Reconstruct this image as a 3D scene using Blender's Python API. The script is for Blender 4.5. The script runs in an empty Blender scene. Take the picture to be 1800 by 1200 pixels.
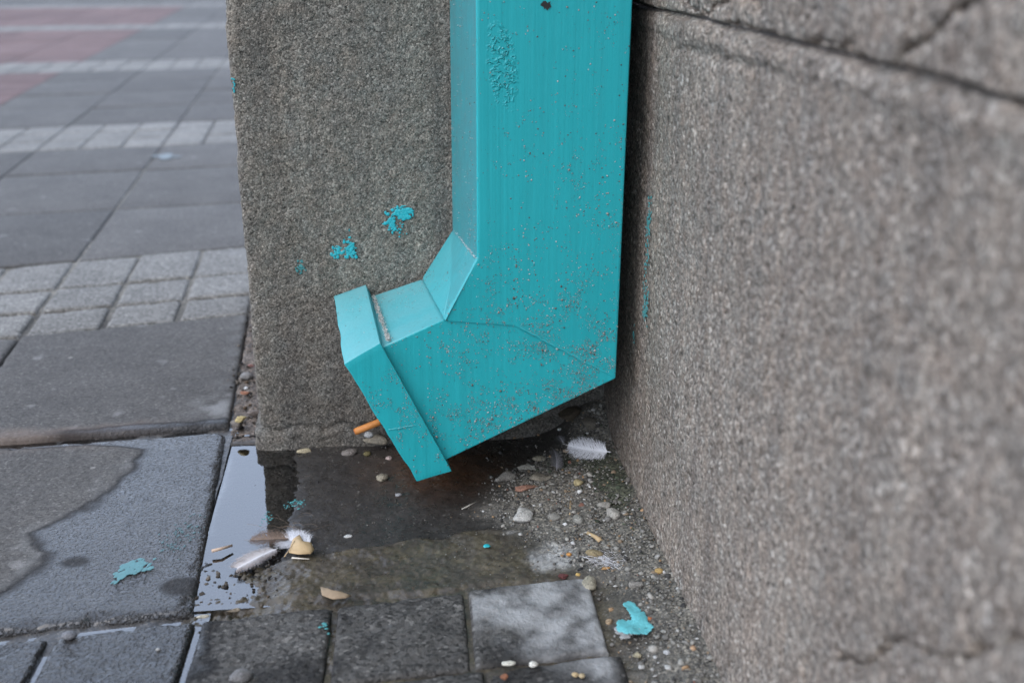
import bpy, bmesh, math, random
import numpy as np
from mathutils import Matrix, Vector

random.seed(7)
RNG = np.random.default_rng(11)
scn = bpy.context.scene
COL = scn.collection

# ---------------------------------------------------------------- camera, sky, sun, exposure
cam_d = bpy.data.cameras.new('camera')
cam = bpy.data.objects.new('camera', cam_d)
COL.objects.link(cam)
cam.matrix_world = Matrix(((0.992756, 0.035030, -0.114928, -0.22991), (-0.119923, 0.347415, -0.930011, -1.05059), (0.007349, 0.937057, 0.349100, 0.50000), (0, 0, 0, 1)))
cam_d.sensor_width = 36.0
cam_d.lens = 38.0
cam_d.clip_start = 0.02
cam_d.clip_end = 600.0
cam_d.dof.use_dof = True
cam_d.dof.focus_distance = 0.985
cam_d.dof.aperture_fstop = 5.4
scn.camera = cam

SUN_EL, SUN_AZ = math.radians(46), math.radians(225)      # azimuth clockwise from +Y
world = bpy.data.worlds.new('World')
scn.world = world
world.use_nodes = True
wn = world.node_tree.nodes
sky = wn.new('ShaderNodeTexSky')
sky.sky_type = 'NISHITA'
sky.sun_disc = False
sky.sun_elevation = SUN_EL
sky.sun_rotation = SUN_AZ
sky.air_density = 1.0
sky.dust_density = 3.0
sky.ozone_density = 1.0
wn['Background'].inputs['Strength'].default_value = 0.06
veil = wn.new('ShaderNodeMix')                       # thin, even, bright cloud layer over the blue
veil.data_type = 'RGBA'; veil.blend_type = 'ADD'
veil.inputs['Factor'].default_value = 1.0
veil.inputs[7].default_value = (12.4, 14.6, 18.9, 1)
world.node_tree.links.new(sky.outputs[0], veil.inputs[6])
world.node_tree.links.new(veil.outputs[2], wn['Background'].inputs['Color'])
sun_d = bpy.data.lights.new('sun', 'SUN')
sun_d.energy = 0.5
sun_d.angle = math.radians(60)
sun_d.color = (1.0, 0.95, 0.88)
sun = bpy.data.objects.new('sun', sun_d)
COL.objects.link(sun)
sd = Vector((math.sin(SUN_AZ) * math.cos(SUN_EL), math.cos(SUN_AZ) * math.cos(SUN_EL), math.sin(SUN_EL)))
sun.location = sd * 20
sun.rotation_euler = sd.to_track_quat('Z', 'Y').to_euler()
scn.view_settings.view_transform = 'Standard'
scn.view_settings.look = 'None'
scn.view_settings.exposure = 0.84
scn.view_settings.gamma = 1.0

# ---------------------------------------------------------------- helpers
def hash01(ix, iy, seed):
    n = (ix.astype(np.int64) * 374761393 + iy.astype(np.int64) * 668265263 + seed * 974711) & 0x7fffffff
    n = ((n ^ (n >> 13)) * 1274126177) & 0x7fffffff
    n = n ^ (n >> 16)
    return (n & 0xffff) / 65535.0
def vnoise(x, y, f, seed=0):
    x = np.asarray(x, float) * f; y = np.asarray(y, float) * f
    ix = np.floor(x); iy = np.floor(y); u = x - ix; v = y - iy
    u = u * u * (3 - 2 * u); v = v * v * (3 - 2 * v)
    a = hash01(ix, iy, seed); b = hash01(ix + 1, iy, seed); c = hash01(ix, iy + 1, seed); d = hash01(ix + 1, iy + 1, seed)
    return (a * (1 - u) + b * u) * (1 - v) + (c * (1 - u) + d * u) * v
def fbm(x, y, f, seed=0, octv=4, gain=.5):
    s = 0; a = 1; t = 0
    for k in range(octv):
        s = s + a * vnoise(x, y, f * 2 ** k, seed + 17 * k); t += a; a *= gain
    return s / t
# ---------------------------------------------------------------- relief of the strip of ground by the pier
def sst(a, b, x):
    t = np.clip((np.asarray(x, float) - a) / (b - a), 0, 1)
    return t * t * (3 - 2 * t)
HB_Y = [-.62, -.39, -.30, -.27, -.20, -.165, -.09, -.07, -.03, .02]
HB_X = [-.06, -.066, -.062, -.09, -.132, -.162, -.127, -.10, -.055, -.03]
WATER = -.0052
def heap(x, y):
    return sst(-.012, .045, x - np.interp(y, HB_Y, HB_X))
def strip_edge(x):
    return np.interp(x, [-.36, -.276, -.20, -.074], [-.235, -.214, -.203, -.186])
def height(x, y):
    z = -.0038 + 0 * x
    z = z - .0065 * sst(-.305, -.366, x)                                   # gutter beside the slab
    z = z + .0022 * sst(.001, -.004, y - strip_edge(x)) * sst(-.352, -.315, x)     # rough raised strip
    z = z + .0042 * sst(-.20, -.24, y) * sst(-.30, -.35, x)
    z = z - .0036 * sst(-.283, -.292, y)
    z = np.where(y > .012, -.0035 + .004 * sst(.05, .2, y), z)            # dirt between slab and pier
    s = heap(x, y)
    zh = .0005 + .007 * sst(-.14, 0., x) - .002 * sst(-.3, -.45, y)
    z = z * (1 - s) + zh * s
    z = z + .030 * np.exp(-((x + .012) ** 2 + (y - .0) ** 2) / .040 ** 2)
    return z

def link(name, me, parent=None, mats=()):
    o = bpy.data.objects.new(name, me)
    COL.objects.link(o)
    for m in mats: 
        if len(me.materials) < len(mats): me.materials.append(m)
    if parent is not None: o.parent = parent
    return o
def mesh(name, verts, faces, smooth=False):
    me = bpy.data.meshes.new(name)
    me.from_pydata([tuple(v) for v in verts], [], [tuple(f) for f in faces])
    if smooth: me.polygons.foreach_set('use_smooth', [True] * len(me.polygons))
    me.update()
    return me
def fast_mesh(name, V, F, smooth=True):
    """V (n,3), F (m,k) arrays, all faces with k corners"""
    me = bpy.data.meshes.new(name)
    k = F.shape[1]
    me.vertices.add(len(V)); me.vertices.foreach_set('co', np.asarray(V, np.float32).ravel())
    me.loops.add(F.size); me.loops.foreach_set('vertex_index', F.astype(np.int32).ravel())
    me.polygons.add(len(F)); me.polygons.foreach_set('loop_start', np.arange(0, F.size, k, dtype=np.int32))
    me.polygons.foreach_set('loop_total', np.full(len(F), k, np.int32))
    me.update(calc_edges=True)
    me.validate()
    if smooth: me.polygons.foreach_set('use_smooth', np.ones(len(F), bool))
    return me
def grid_faces(n, m, flip=False):
    i, j = np.meshgrid(np.arange(n - 1), np.arange(m - 1), indexing='ij')
    a = (i * m + j).ravel(); b = a + m; c = b + 1; d = a + 1
    return np.stack([a, d, c, b] if flip else [a, b, c, d], 1)
def set_float(me, name, arr):
    at = me.attributes.new(name, 'FLOAT', 'POINT'); at.data.foreach_set('value', np.asarray(arr, np.float32).ravel())
def set_col(me, name, arr):
    A = np.ones((len(arr), 4), np.float32); A[:, :3] = arr
    at = me.attributes.new(name, 'FLOAT_COLOR', 'POINT'); at.data.foreach_set('color', A.ravel())
def thing(name, label, cat, loc=(0, 0, 0), group=None):
    o = bpy.data.objects.new(name, None); COL.objects.link(o)
    o.location = loc; o.empty_display_size = .05
    return tag(o, label, cat, group)
def tag(o, label, cat, group=None):
    o['label'] = label; o['category'] = cat
    if group: o['group'] = group
    return o
def recentre(o, p):
    """move a mesh's origin to p (world), geometry stays put"""
    o.data.transform(Matrix.Translation(-Vector(p))); o.location = Vector(p)
    return o

# ---------------------------------------------------------------- materials
class NT:
    def __init__(s, name):
        s.m = bpy.data.materials.new(name); s.m.use_nodes = True
        s.t = s.m.node_tree; s.b = s.t.nodes['Principled BSDF']
    def n(s, typ, ins=None, **kw):
        nd = s.t.nodes.new('ShaderNode' + typ)
        for k, v in kw.items(): setattr(nd, k, v)
        for k, v in (ins or {}).items():
            s.put(nd.inputs[k], v)
        return nd
    def put(s, sock, v):
        if isinstance(v, bpy.types.NodeSocket): s.t.links.new(v, sock)
        elif isinstance(v, (tuple, list)) and sock.type == 'RGBA' and len(v) == 3: sock.default_value = (*v, 1)
        else: sock.default_value = v
    def coord(s, which='Object'): return s.n('TexCoord').outputs[which]
    def pos(s): return s.n('NewGeometry').outputs['Position']
    def noise(s, v, scale, detail=4, rough=.55, out='Fac', dist=0):
        return s.n('TexNoise', {'Vector': v, 'Scale': scale, 'Detail': detail, 'Roughness': rough, 'Distortion': dist}).outputs[out]
    def vor(s, v, scale, out='Distance', feature='F1', rnd=1):
        return s.n('TexVoronoi', {'Vector': v, 'Scale': scale, 'Randomness': rnd}, feature=feature).outputs[out]
    def ramp(s, f, stops, interp='LINEAR'):
        r = s.n('ValToRGB', {'Fac': f}); cr = r.color_ramp; cr.interpolation = interp
        while len(cr.elements) < len(stops): cr.elements.new(.5)
        for e, (p, c) in zip(cr.elements, stops):
            e.position = p; e.color = (*c, 1) if isinstance(c, (tuple, list)) else (c, c, c, 1)
        return r.outputs['Color']
    def mix(s, f, a, b, mode='MIX'):
        x = s.n('Mix', data_type='RGBA', blend_type=mode)
        s.put(x.inputs['Factor'], f); s.put(x.inputs['A'], a) if False else s.put(x.inputs[6], a); s.put(x.inputs[7], b)
        return x.outputs[2]
    def math(s, op, a, b=0., c=0., clamp=False):
        x = s.n('Math', operation=op, use_clamp=clamp)
        for i, v in enumerate((a, b, c)): s.put(x.inputs[i], v)
        return x.outputs[0]
    def rng(s, v, a, b, c=0., d=1.):
        return s.n('MapRange', {'Value': v, 'From Min': a, 'From Max': b, 'To Min': c, 'To Max': d}).outputs[0]
    def attr(s, name, out='Fac'): return s.n('Attribute', attribute_name=name).outputs[out]
    def scale(s, v, xyz): return s.n('Mapping', {'Vector': v, 'Scale': xyz}).outputs[0]
    def bump(s, h, dist, strength=1., prev=None):
        d = {'Height': h, 'Distance': dist, 'Strength': strength}
        if prev is not None: d['Normal'] = prev
        return s.n('Bump', d).outputs[0]
    def done(s, color=None, rough=None, normal=None, spec=None, **kw):
        if color is not None: s.put(s.b.inputs['Base Color'], color)
        if rough is not None: s.put(s.b.inputs['Roughness'], rough)
        if normal is not None: s.put(s.b.inputs['Normal'], normal)
        if spec is not None: s.put(s.b.inputs['Specular IOR Level'], spec)
        for k, v in kw.items(): s.put(s.b.inputs[k.replace('_', ' ')], v)
        return s.m
    def randmix(s, c, amt):     # per-object brightness variation
        r = s.n('ObjectInfo').outputs['Random']
        k = s.rng(r, 0, 1, 1 - amt, 1 + amt)
        return s.mix(1., c, s.n('CombineColor', {0: k, 1: k, 2: k}).outputs[0], 'MULTIPLY')

def grainy(name, cols, cell, relief, blotch, damp_shade=None, rough=.85):
    """rough cast stone: small aggregate grains of several tones"""
    t = NT(name); p = t.pos()
    w = t.n('VectorMath', {0: p, 1: t.n('VectorMath', {0: t.noise(p, 1 / cell * .7, 2, out='Color'), 1: (cell * .9,) * 3}, operation='MULTIPLY').outputs[0]}, operation='ADD').outputs[0]
    v = t.n('TexVoronoi', {'Vector': w, 'Scale': 1 / cell})
    tone = t.n('SeparateColor', {0: v.outputs['Color']}).outputs[0]
    v2 = t.n('TexVoronoi', {'Vector': w, 'Scale': 2.1 / cell})
    tone2 = t.n('SeparateColor', {0: v2.outputs['Color']}).outputs[1]
    c = t.ramp(tone, [(0, cols[0]), (.3, cols[1]), (.62, cols[2]), (.86, cols[3]), (1, cols[4])])
    c2 = t.ramp(tone2, [(0, cols[0]), (.45, cols[1]), (.8, cols[2]), (1, cols[4])])
    c = t.mix(.42, c, c2)
    big = t.noise(p, 7, 5, .6)
    c = t.mix(1., c, t.ramp(big, [(.25, (1 - blotch,) * 3), (.75, (1 + blotch,) * 3)]), 'MULTIPLY')
    c = t.mix(1., c, t.ramp(t.noise(t.scale(p, (38, 38, 3.2)), 1, 5, .65), [(.28, (.72, .72, .73)), (.72, (1.20, 1.19, 1.15))]), 'MULTIPLY')
    c = t.mix(1., c, t.ramp(t.noise(p, 55, 3, .6, 'Color'), [(.3, (1.05, .98, .93)), (.7, (.96, 1.01, 1.04))]), 'MULTIPLY')
    pits = t.rng(t.noise(p, 1 / cell * .42, 3, .6), .30, .44)
    c = t.mix(pits, t.mix(1., c, (.45, .44, .43), 'MULTIPLY'), c)
    if damp_shade is not None:
        c = t.mix(damp_shade(t, p), c, t.mix(1., c, (.42, .42, .43), 'MULTIPLY'))  # damp at the pier foot, painted corner shade on the wall
    h = t.math('ADD', t.math('MULTIPLY', tone, .5), t.math('MULTIPLY', tone2, .35))
    h = t.math('ADD', h, t.math('MULTIPLY', t.math('SUBTRACT', 1., v.outputs['Distance']), .7))
    h = t.math('ADD', h, t.math('MULTIPLY', pits, .9))
    nb = t.bump(h, relief)
    nb = t.bump(t.noise(p, 40, 4), .004, .5, nb)
    return t.done(c, rough, nb, .35)

def slab_mat(name, base, vari=.12, grain=.0004, speck=.35, cell=.0022, edge_tint=None):
    t = NT(name); p = t.pos()
    wet = t.attr('wet'); pale = t.attr('pale'); tint = t.attr('tint')
    v = t.n('TexVoronoi', {'Vector': p, 'Scale': 1 / cell})
    tone = t.n('SeparateColor', {0: v.outputs['Color']}).outputs[0]
    c = t.mix(1., base, t.ramp(tone, [(0, (1 - speck,) * 3), (.5, (1,) * 3), (.92, (1 + speck * .6,) * 3), (1, (1 + speck * 2.2,) * 3)]), 'MULTIPLY')
    c = t.mix(1., c, t.ramp(t.noise(p, 9, 6, .65), [(.25, (.80, .80, .80)), (.75, (1.2, 1.2, 1.19))]), 'MULTIPLY')
    c = t.mix(t.rng(t.noise(p, 26, 3, .5), .66, .74, 0, .35), c, (.30, .29, .28))      # old gum and scuffs
    c = t.mix(t.rng(t.vor(p, 16), .035, .055, .5, 0), c, (.33, .31, .28))
    c = t.randmix(c, vari)
    c = t.mix(pale, c, t.mix(t.noise(p, 160, 3), (.24, .24, .235), (.36, .36, .35)))
    c = t.mix(tint, c, t.mix(t.noise(p, 120, 3), (.30, .22, .17), (.16, .12, .10)))
    c = t.mix(t.rng(wet, .0, .3), c, t.mix(1., c, (.33, .33, .34), 'MULTIPLY'))
    wet = t.rng(wet, .30, .95)
    rough = t.n('Mix', {0: wet, 2: .75, 3: t.rng(t.noise(p, 300, 2), .3, .7, .07, .20)}).outputs[0]
    h = t.math('ADD', t.math('MULTIPLY', tone, .45), t.noise(p, 1 / cell * .5, 3, .6))
    nb = t.bump(h, grain)
    pit = t.rng(t.noise(p, 330, 3, .6), .34, .52)
    nb = t.bump(pit, t.n('Mix', {0: wet, 2: .0002, 3: .0010}).outputs[0], 1., nb)
    return t.done(c, rough, nb, t.n('Mix', {0: wet, 2: .22, 3: .6}).outputs[0], IOR=t.n('Mix', {0: wet, 2: 1.42, 3: 1.55}).outputs[0])

def teal_mat(name, streak_axis=2, dusty=.5):
    t = NT(name); p = t.pos()
    g = t.n('NewGeometry'); up = t.n('SeparateXYZ', {0: g.outputs['True Normal']}).outputs[2]
    sep = t.n('SeparateXYZ', {0: p})
    base = t.mix(t.noise(p, 6, 4), (.013, .330, .358), (.019, .390, .418))
    sc = [260, 260, 260]; sc[streak_axis] = 5
    st = t.noise(t.scale(p, tuple(sc)), 1, 3, .6)
    base = t.mix(1., base, t.ramp(st, [(.3, (.94,) * 3), (.7, (1.05,) * 3)]), 'MULTIPLY')
    # settled pale dust on faces that look up, chalky wear on it
    d = t.math('MULTIPLY', t.rng(up, .25, .8), t.rng(t.noise(p, 14, 5, .6), .25, .8, .35, 1.))
    base = t.mix(t.math('MULTIPLY', d, dusty), base, (.30, .40, .40))
    gr = t.math('MULTIPLY', t.rng(t.noise(t.scale(p, (60, 60, 5)), 1, 5, .7), .5, .8), .10)
    base = t.mix(gr, base, (.06, .20, .21))
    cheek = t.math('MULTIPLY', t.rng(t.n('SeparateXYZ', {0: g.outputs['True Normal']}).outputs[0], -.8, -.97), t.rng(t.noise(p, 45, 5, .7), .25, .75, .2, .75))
    base = t.mix(cheek, base, (.085, .20, .215))        # side shading painted into the left face's colour, broken by noise
    # thin film of spattered grit, thicker towards the foot
    low = t.rng(sep.outputs[2], .50, .06, .12, 1.)
    sp = t.n('TexVoronoi', {'Vector': p, 'Scale': 620.})
    spr = t.n('SeparateColor', {0: sp.outputs['Color']}).outputs[0]
    zone = t.math('MULTIPLY', t.rng(t.noise(p, 22, 5, .65), .48, .66), low)
    dot = t.math('MULTIPLY', t.math('LESS_THAN', spr, t.math('MULTIPLY', zone, .22)), t.rng(sp.outputs['Distance'], .32, .5, 1, 0))
    gc = t.ramp(t.n('SeparateColor', {0: sp.outputs['Color']}).outputs[1], [(0, (.07, .06, .05)), (.4, (.20, .16, .12)), (.7, (.38, .36, .33)), (1, (.5, .5, .48))])
    c = t.mix(dot, base, gc)
    # blistered patch of paint
    dx = t.math('DIVIDE', t.math('SUBTRACT', sep.outputs[0], -.1285), .0125)
    dz = t.math('DIVIDE', t.math('SUBTRACT', sep.outputs[2], .402), .037)
    dx = t.math('SUBTRACT', dx, t.math('MULTIPLY', dz, -.35))
    rr = t.math('ADD', t.math('MULTIPLY', dx, dx), t.math('MULTIPLY', dz, dz))
    blis = t.math('MULTIPLY', t.rng(t.math('ADD', rr, t.math('MULTIPLY', t.noise(p, 70, 2), .9)), 1.6, .8), t.rng(sep.outputs[1], -.10, -.12))
    wv = t.n('VectorMath', {0: p, 1: t.n('VectorMath', {0: t.noise(p, 160, 2, out='Color'), 1: (.010,) * 3}, operation='MULTIPLY').outputs[0]}, operation='ADD').outputs[0]
    cr = t.vor(t.scale(wv, (1, 1, 2.1)), 135, feature='DISTANCE_TO_EDGE')
    ridge = t.math('MULTIPLY', t.math('MULTIPLY', t.rng(cr, .0, .17, 1, 0), blis), t.rng(t.noise(p, 190, 2), .42, .56))
    nb = t.bump(t.noise(p, 9, 3), .004, .35)
    nb = t.bump(st, .00035, .8, nb)
    nb = t.bump(t.noise(p, 420, 3), .00012, .8, nb)
    nb = t.bump(ridge, .0011, 1., nb)
    nb = t.bump(dot, .0004, 1., nb)
    rough = t.mix(d, t.mix(dot, (.40,) * 3, (.8,) * 3), (.62,) * 3)
    return t.done(c, rough, nb, .45)

def soil_mat(name):
    t = NT(name); p = t.pos()
    wet = t.attr('wet'); c = t.attr('col', 'Color'); sand = t.attr('sand')
    v = t.n('TexVoronoi', {'Vector': p, 'Scale': 620.})
    tone = t.n('SeparateColor', {0: v.outputs['Color']}).outputs[0]
    amp = t.rng(sand, 0, 1, .35, 1.)
    c2 = t.mix(1., c, t.ramp(tone, [(0, (.25,) * 3), (.4, (.85,) * 3), (.8, (1.25, 1.22, 1.15)), (1, (2.2, 2.1, 1.95))]), 'MULTIPLY')
    c = t.mix(amp, c, c2)
    c = t.mix(1., c, t.ramp(t.noise(p, 60, 5, .65), [(.25, (.62,) * 3), (.75, (1.4,) * 3)]), 'MULTIPLY')
    fl = t.vor(p, 620, 'Color'); f1 = t.n('SeparateColor', {0: fl}).outputs[0]
    c = t.mix(t.math('MULTIPLY', t.math('LESS_THAN', f1, .05), t.rng(t.noise(p, 40, 3), .5, .65, 0, .7)), c, (.16, .15, .13))    # pale flecks in the cement
    rough = t.n('Mix', {0: wet, 2: .9, 3: t.rng(t.noise(p, 130, 3), .35, .65, .20, .50)}).outputs[0]
    h = t.math('ADD', t.math('MULTIPLY', tone, .7), t.noise(p, 300, 3))
    nb = t.bump(h, t.n('Mix', {0: sand, 2: .0002, 3: .0011}).outputs[0])
    return t.done(c, rough, nb, t.n('Mix', {0: wet, 2: .3, 3: .5}).outputs[0])

def stone_mat(name, c, rough=.8, wetmix=0.):
    t = NT(name); p = t.pos()
    k = t.mix(t.noise(p, 240, 5, .7), tuple(x * .62 for x in c), tuple(min(1, x * 1.4) for x in c))
    v = t.n('TexVoronoi', {'Vector': p, 'Scale': 900.}); tone = t.n('SeparateColor', {0: v.outputs['Color']}).outputs[0]
    k = t.mix(1., k, t.ramp(tone, [(0, (.55,) * 3), (.3, (1,) * 3), (.85, (1.05,) * 3), (1, (1.5,) * 3)]), 'MULTIPLY')
    nb = t.bump(t.math('ADD', t.noise(p, 420, 4, .7), t.math('MULTIPLY', tone, .4)), .0009)
    return t.done(k, rough, nb, .4)

def plain(name, c, rough=.6, vary=.25, scale=200, **kw):
    t = NT(name); p = t.pos()
    k = t.mix(t.noise(p, scale, 4), tuple(x * (1 - vary) for x in c), tuple(min(1, x * (1 + vary)) for x in c))
    return t.done(k, rough, t.bump(t.noise(p, scale * 2, 3), .0003), **kw)

def attr_mat(name, rough=.85):
    t = NT(name); p = t.pos()
    c = t.mix(1., t.attr('col', 'Color'), t.ramp(t.noise(p, 700, 3), [(.2, (.65,) * 3), (.8, (1.3,) * 3)]), 'MULTIPLY')
    return t.done(c, rough, t.bump(t.noise(p, 900, 2), .0005), .35)

def water_mat():
    t = NT('water'); p = t.pos()
    nb = t.bump(t.noise(p, 30, 2), .0006, .25)
    fr = t.n('Fresnel', {'IOR': 2.3, 'Normal': nb}).outputs[0]
    gl = t.n('BsdfGlossy', {'Color': (1, 1, 1), 'Roughness': .012, 'Normal': nb})
    tr = t.n('BsdfTransparent', {'Color': (.80, .79, .77)})
    mx = t.n('MixShader', {0: fr, 1: tr.outputs[0], 2: gl.outputs[0]})
    t.t.links.new(mx.outputs[0], t.t.nodes['Material Output'].inputs['Surface'])
    return t.m

def feather_mat(name, a, b):
    t = NT(name)
    f = t.attr('along')
    c = t.mix(f, a, b)
    return t.done(c, .8, None, .2, Subsurface_Weight=0., Transmission_Weight=0.)

def _damp_pier(t, p):
    z = t.n('SeparateXYZ', {0: p}).outputs[2]
    a = t.math('ADD', z, t.math('MULTIPLY', t.math('SUBTRACT', t.noise(p, 18, 4), .5), .06))
    return t.math('MULTIPLY', t.rng(a, .20, .03), .55)
def _shade_wall(t, p):
    s = t.n('SeparateXYZ', {0: p})
    a = t.math('ADD', s.outputs[1], t.math('MULTIPLY', t.math('SUBTRACT', t.noise(p, 22, 4), .5), .08))
    b = t.math('MULTIPLY', t.rng(a, -.17, -.05), .45)  # shade of the corner by the pier, painted into the wall colour
    return b

M_PIER = grainy('pillar_stone', [(.060, .055, .047), (.140, .130, .112), (.212, .198, .170), (.29, .27, .232), (.46, .43, .375)], .0017, .0009, .22, _damp_pier)
M_WALL = grainy('wall_stone', [(.080, .069, .058), (.180, .150, .124), (.270, .228, .190), (.360, .308, .260), (.62, .57, .505)], .0025, .0012, .12, _shade_wall)
M_SLAB = slab_mat('grey_slab', (.087, .082, .076))
M_RED = slab_mat('red_slab', (.122, .080, .074))
M_SETTL = slab_mat('light_sett', (.168, .161, .147), .10, .0008, .45, .0028)
M_SETTD = slab_mat('dark_sett', (.074, .070, .064), .10, .0015, .55, .0028)
M_SOIL = soil_mat('soil_and_cement')
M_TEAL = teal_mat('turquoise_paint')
M_TEAL_COLLAR = M_TEAL
M_DARK = plain('dark_inside', (.02, .02, .02), .9)
M_GRIT = attr_mat('grit')
M_WATER = water_mat()
M_DAUB = plain('turquoise_daub', (.02, .36, .40), .45, .3, 300)
M_DAUB_OLD = plain('faded_turquoise_daub', (.05, .22, .22), .6, .4, 300)

# ---------------------------------------------------------------- ground, bedding of the pavement
me = mesh('ground', [(-250, -250, -.06), (250, -250, -.06), (250, 250, -.06), (-250, 250, -.06)], [(0, 1, 2, 3)])
g = link('ground', me, None, [plain('asphalt', (.06, .06, .062), .9, .2, 60)])
g['kind'] = 'structure'

SK = -.0478
def soil_grid(name, xs, ys, parent=None):
    X, Y = np.meshgrid(xs, ys, indexing='ij')
    Z = height(X, np.where(Y < 0, np.minimum(0, Y + (fbm(X, Y, 38, 81, 4, .6) - .5) * .014 * (1 - heap(X, Y))), Y))
    hp = heap(X, Y); hp = np.where(Y > .03, 0, hp)
    dirt = sst(.005, .03, Y); gut = sst(-.345, -.362, X) * (Y < .02)
    stripm = sst(.002, -.006, Y + (fbm(X, Y, 38, 81, 4, .6) - .5) * .014 - strip_edge(X)) * (1 - hp)
    rough = .0007 + .0022 * hp + .0035 * dirt + .0016 * stripm + .0060 * sst(-.20, -.235, Y) * sst(-.325, -.36, X)
    Z = Z + (fbm(X, Y, 45, 3, 5, .6) - .5) * 2 * rough + (fbm(X, Y, 300, 5, 2) - .5) * rough * .9
    Z = Z + (fbm(X, Y, 20, 31, 4) - .5) * .0046 * (1 - hp) * (1 - dirt)
    # a crack-like worn step at the edge of the raised strip
    Z = np.where(Y > .0305, np.minimum(Z, np.where(X < -.403 + SK * (Y - .05) + .0005, -.012, .002)), Z)
    C = np.empty(X.shape + (3,))
    nz = fbm(X, Y, 25, 8, 4)[..., None]; nf = fbm(X, Y, 90, 12, 3)[..., None]
    conc = np.array([.034, .031, .028]) * (.75 + .5 * nz)
    strip = np.array([.060, .050, .037]) * (.55 + .9 * nz)
    olive = np.array([.085, .070, .042])
    strip = strip * (1 - .5 * sst(.5, .62, nf[..., 0])[..., None]) + olive * .5 * sst(.5, .62, nf[..., 0])[..., None]
    sand = np.array([.135, .128, .112]) * (.72 + .56 * nz)
    dirtc = np.array([.12, .10, .085]) * (.6 + .8 * nf)
    C = conc * (1 - stripm[..., None]) + strip * stripm[..., None]
    rust = np.exp(-(((X + .175) / .055) ** 2 + ((Y + .07) / .05) ** 2)) * (1 - hp)
    rust = np.clip(rust * 1.3 * (.5 + nf[..., 0]), 0, 1)[..., None]
    C = C * (1 - rust) + np.array([.070, .036, .020]) * rust
    green = (fbm(X, Y, 60, 44, 3) > .63) * sst(-.05, -.10, Y) * (1 - hp) * sst(-.2, -.25, X) * sst(-.2, -.16, Y)
    C = C * (1 - hp[..., None]) + sand * hp[..., None]
    # cement smears along the end of the raised strip
    sm = np.exp(-(((X + .095) / .032) ** 2 + ((Y + .252) / .026) ** 2)) + .6 * np.exp(-(((X + .125) / .012) ** 2 + ((Y + .205) / .008) ** 2))
    sm = sst(.35, 1.0, sm * (.2 + 1.5 * fbm(X, Y, 75, 77, 5, .65)))[..., None] * .85
    C = C * (1 - sm) + np.array([.30, .30, .29]) * sm
    moss = np.exp(-(((X + .018) / .022) ** 2 + ((Y + .12) / .075) ** 2)) + .7 * np.exp(-(((X + .06) / .02) ** 2 + ((Y + .085) / .02) ** 2))
    moss = sst(.3, .62, moss * (.45 + fbm(X, Y, 50, 91, 4)))[..., None] * hp[..., None] * .8
    C = C * (1 - moss) + np.array([.048, .056, .036]) * moss
    dk = np.exp(-(((X + .04) / .05) ** 2 + ((Y - .01) / .035) ** 2))[..., None] * .6 * hp[..., None]   # darker brown towards the corner
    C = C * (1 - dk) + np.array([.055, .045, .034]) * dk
    C = C * (1 - dirt[..., None]) + dirtc * dirt[..., None]
    wet = (1 - hp) * (1 - dirt * .75) * (1 - .35 * stripm * sst(-.22, -.15, X)) * (1 - sm[..., 0])
    V = np.stack([X, Y, Z], -1).reshape(-1, 3)
    me = fast_mesh(name, V, grid_faces(len(xs), len(ys)))
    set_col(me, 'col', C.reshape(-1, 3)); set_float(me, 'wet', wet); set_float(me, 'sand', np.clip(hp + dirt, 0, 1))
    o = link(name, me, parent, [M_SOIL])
    return o
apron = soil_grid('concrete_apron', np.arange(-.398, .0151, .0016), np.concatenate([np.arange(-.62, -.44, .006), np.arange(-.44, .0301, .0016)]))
apron['kind'] = 'structure'
gap = soil_grid('dirt_gap', np.arange(-.425, -.352, .002), np.arange(.0315, .62, .003))
gap['kind'] = 'structure'

# ---------------------------------------------------------------- pavement: bedding sheet with slabs and setts bedded in it
def bedding():
    xs = np.concatenate([np.arange(-6, -1., .2), np.arange(-1., -.3985, .012), [-.3985]])
    ys = np.concatenate([np.arange(-2.2, -.65, .1), np.arange(-.65, .9, .012), np.arange(.9, 12.5, .15)])
    X, Y = np.meshgrid(xs, ys, indexing='ij')
    Z = -.0068 + .0028 * sst(.35, .7, Y) + (fbm(X, Y, 45, 61, 4) - .5) * .009 * sst(.6, .2, Y) + (fbm(X, Y, 40, 61, 3) - .5) * .003
    n = fbm(X, Y, 30, 5, 3)[..., None]
    C = (np.array([.06, .056, .052]) + np.array([.10, .095, .08]) * sst(.3, .6, Y)[..., None] * sst(.35, .6, fbm(X, Y, 3, 8, 2))[..., None]) * (.6 + .8 * n)
    me = fast_mesh('pavement', np.stack([X, Y, Z], -1).reshape(-1, 3), grid_faces(len(xs), len(ys)))
    set_col(me, 'col', C.reshape(-1, 3))
    set_float(me, 'wet', sst(.30, .05, Y)); set_float(me, 'sand', np.full(X.size, .6))
    return link('pavement', me, None, [M_SOIL])
pave = bedding(); pave['kind'] = 'structure'
xs = np.array([-.3975, -.05, 1.5]); ys = np.array([.62, 2, 5, 9, 12.5])
Xb, Yb = np.meshgrid(xs, ys, indexing='ij')
me = fast_mesh('bedding', np.stack([Xb, Yb, np.full(Xb.shape, -.012)], -1).reshape(-1, 3), grid_faces(3, 5))
bed2 = link('bedding', me, pave, [M_SOIL])
set_col(me, 'col', np.full((15, 3), .075)); set_float(me, 'wet', np.zeros(15)); set_float(me, 'sand', np.full(15, .6))

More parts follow.
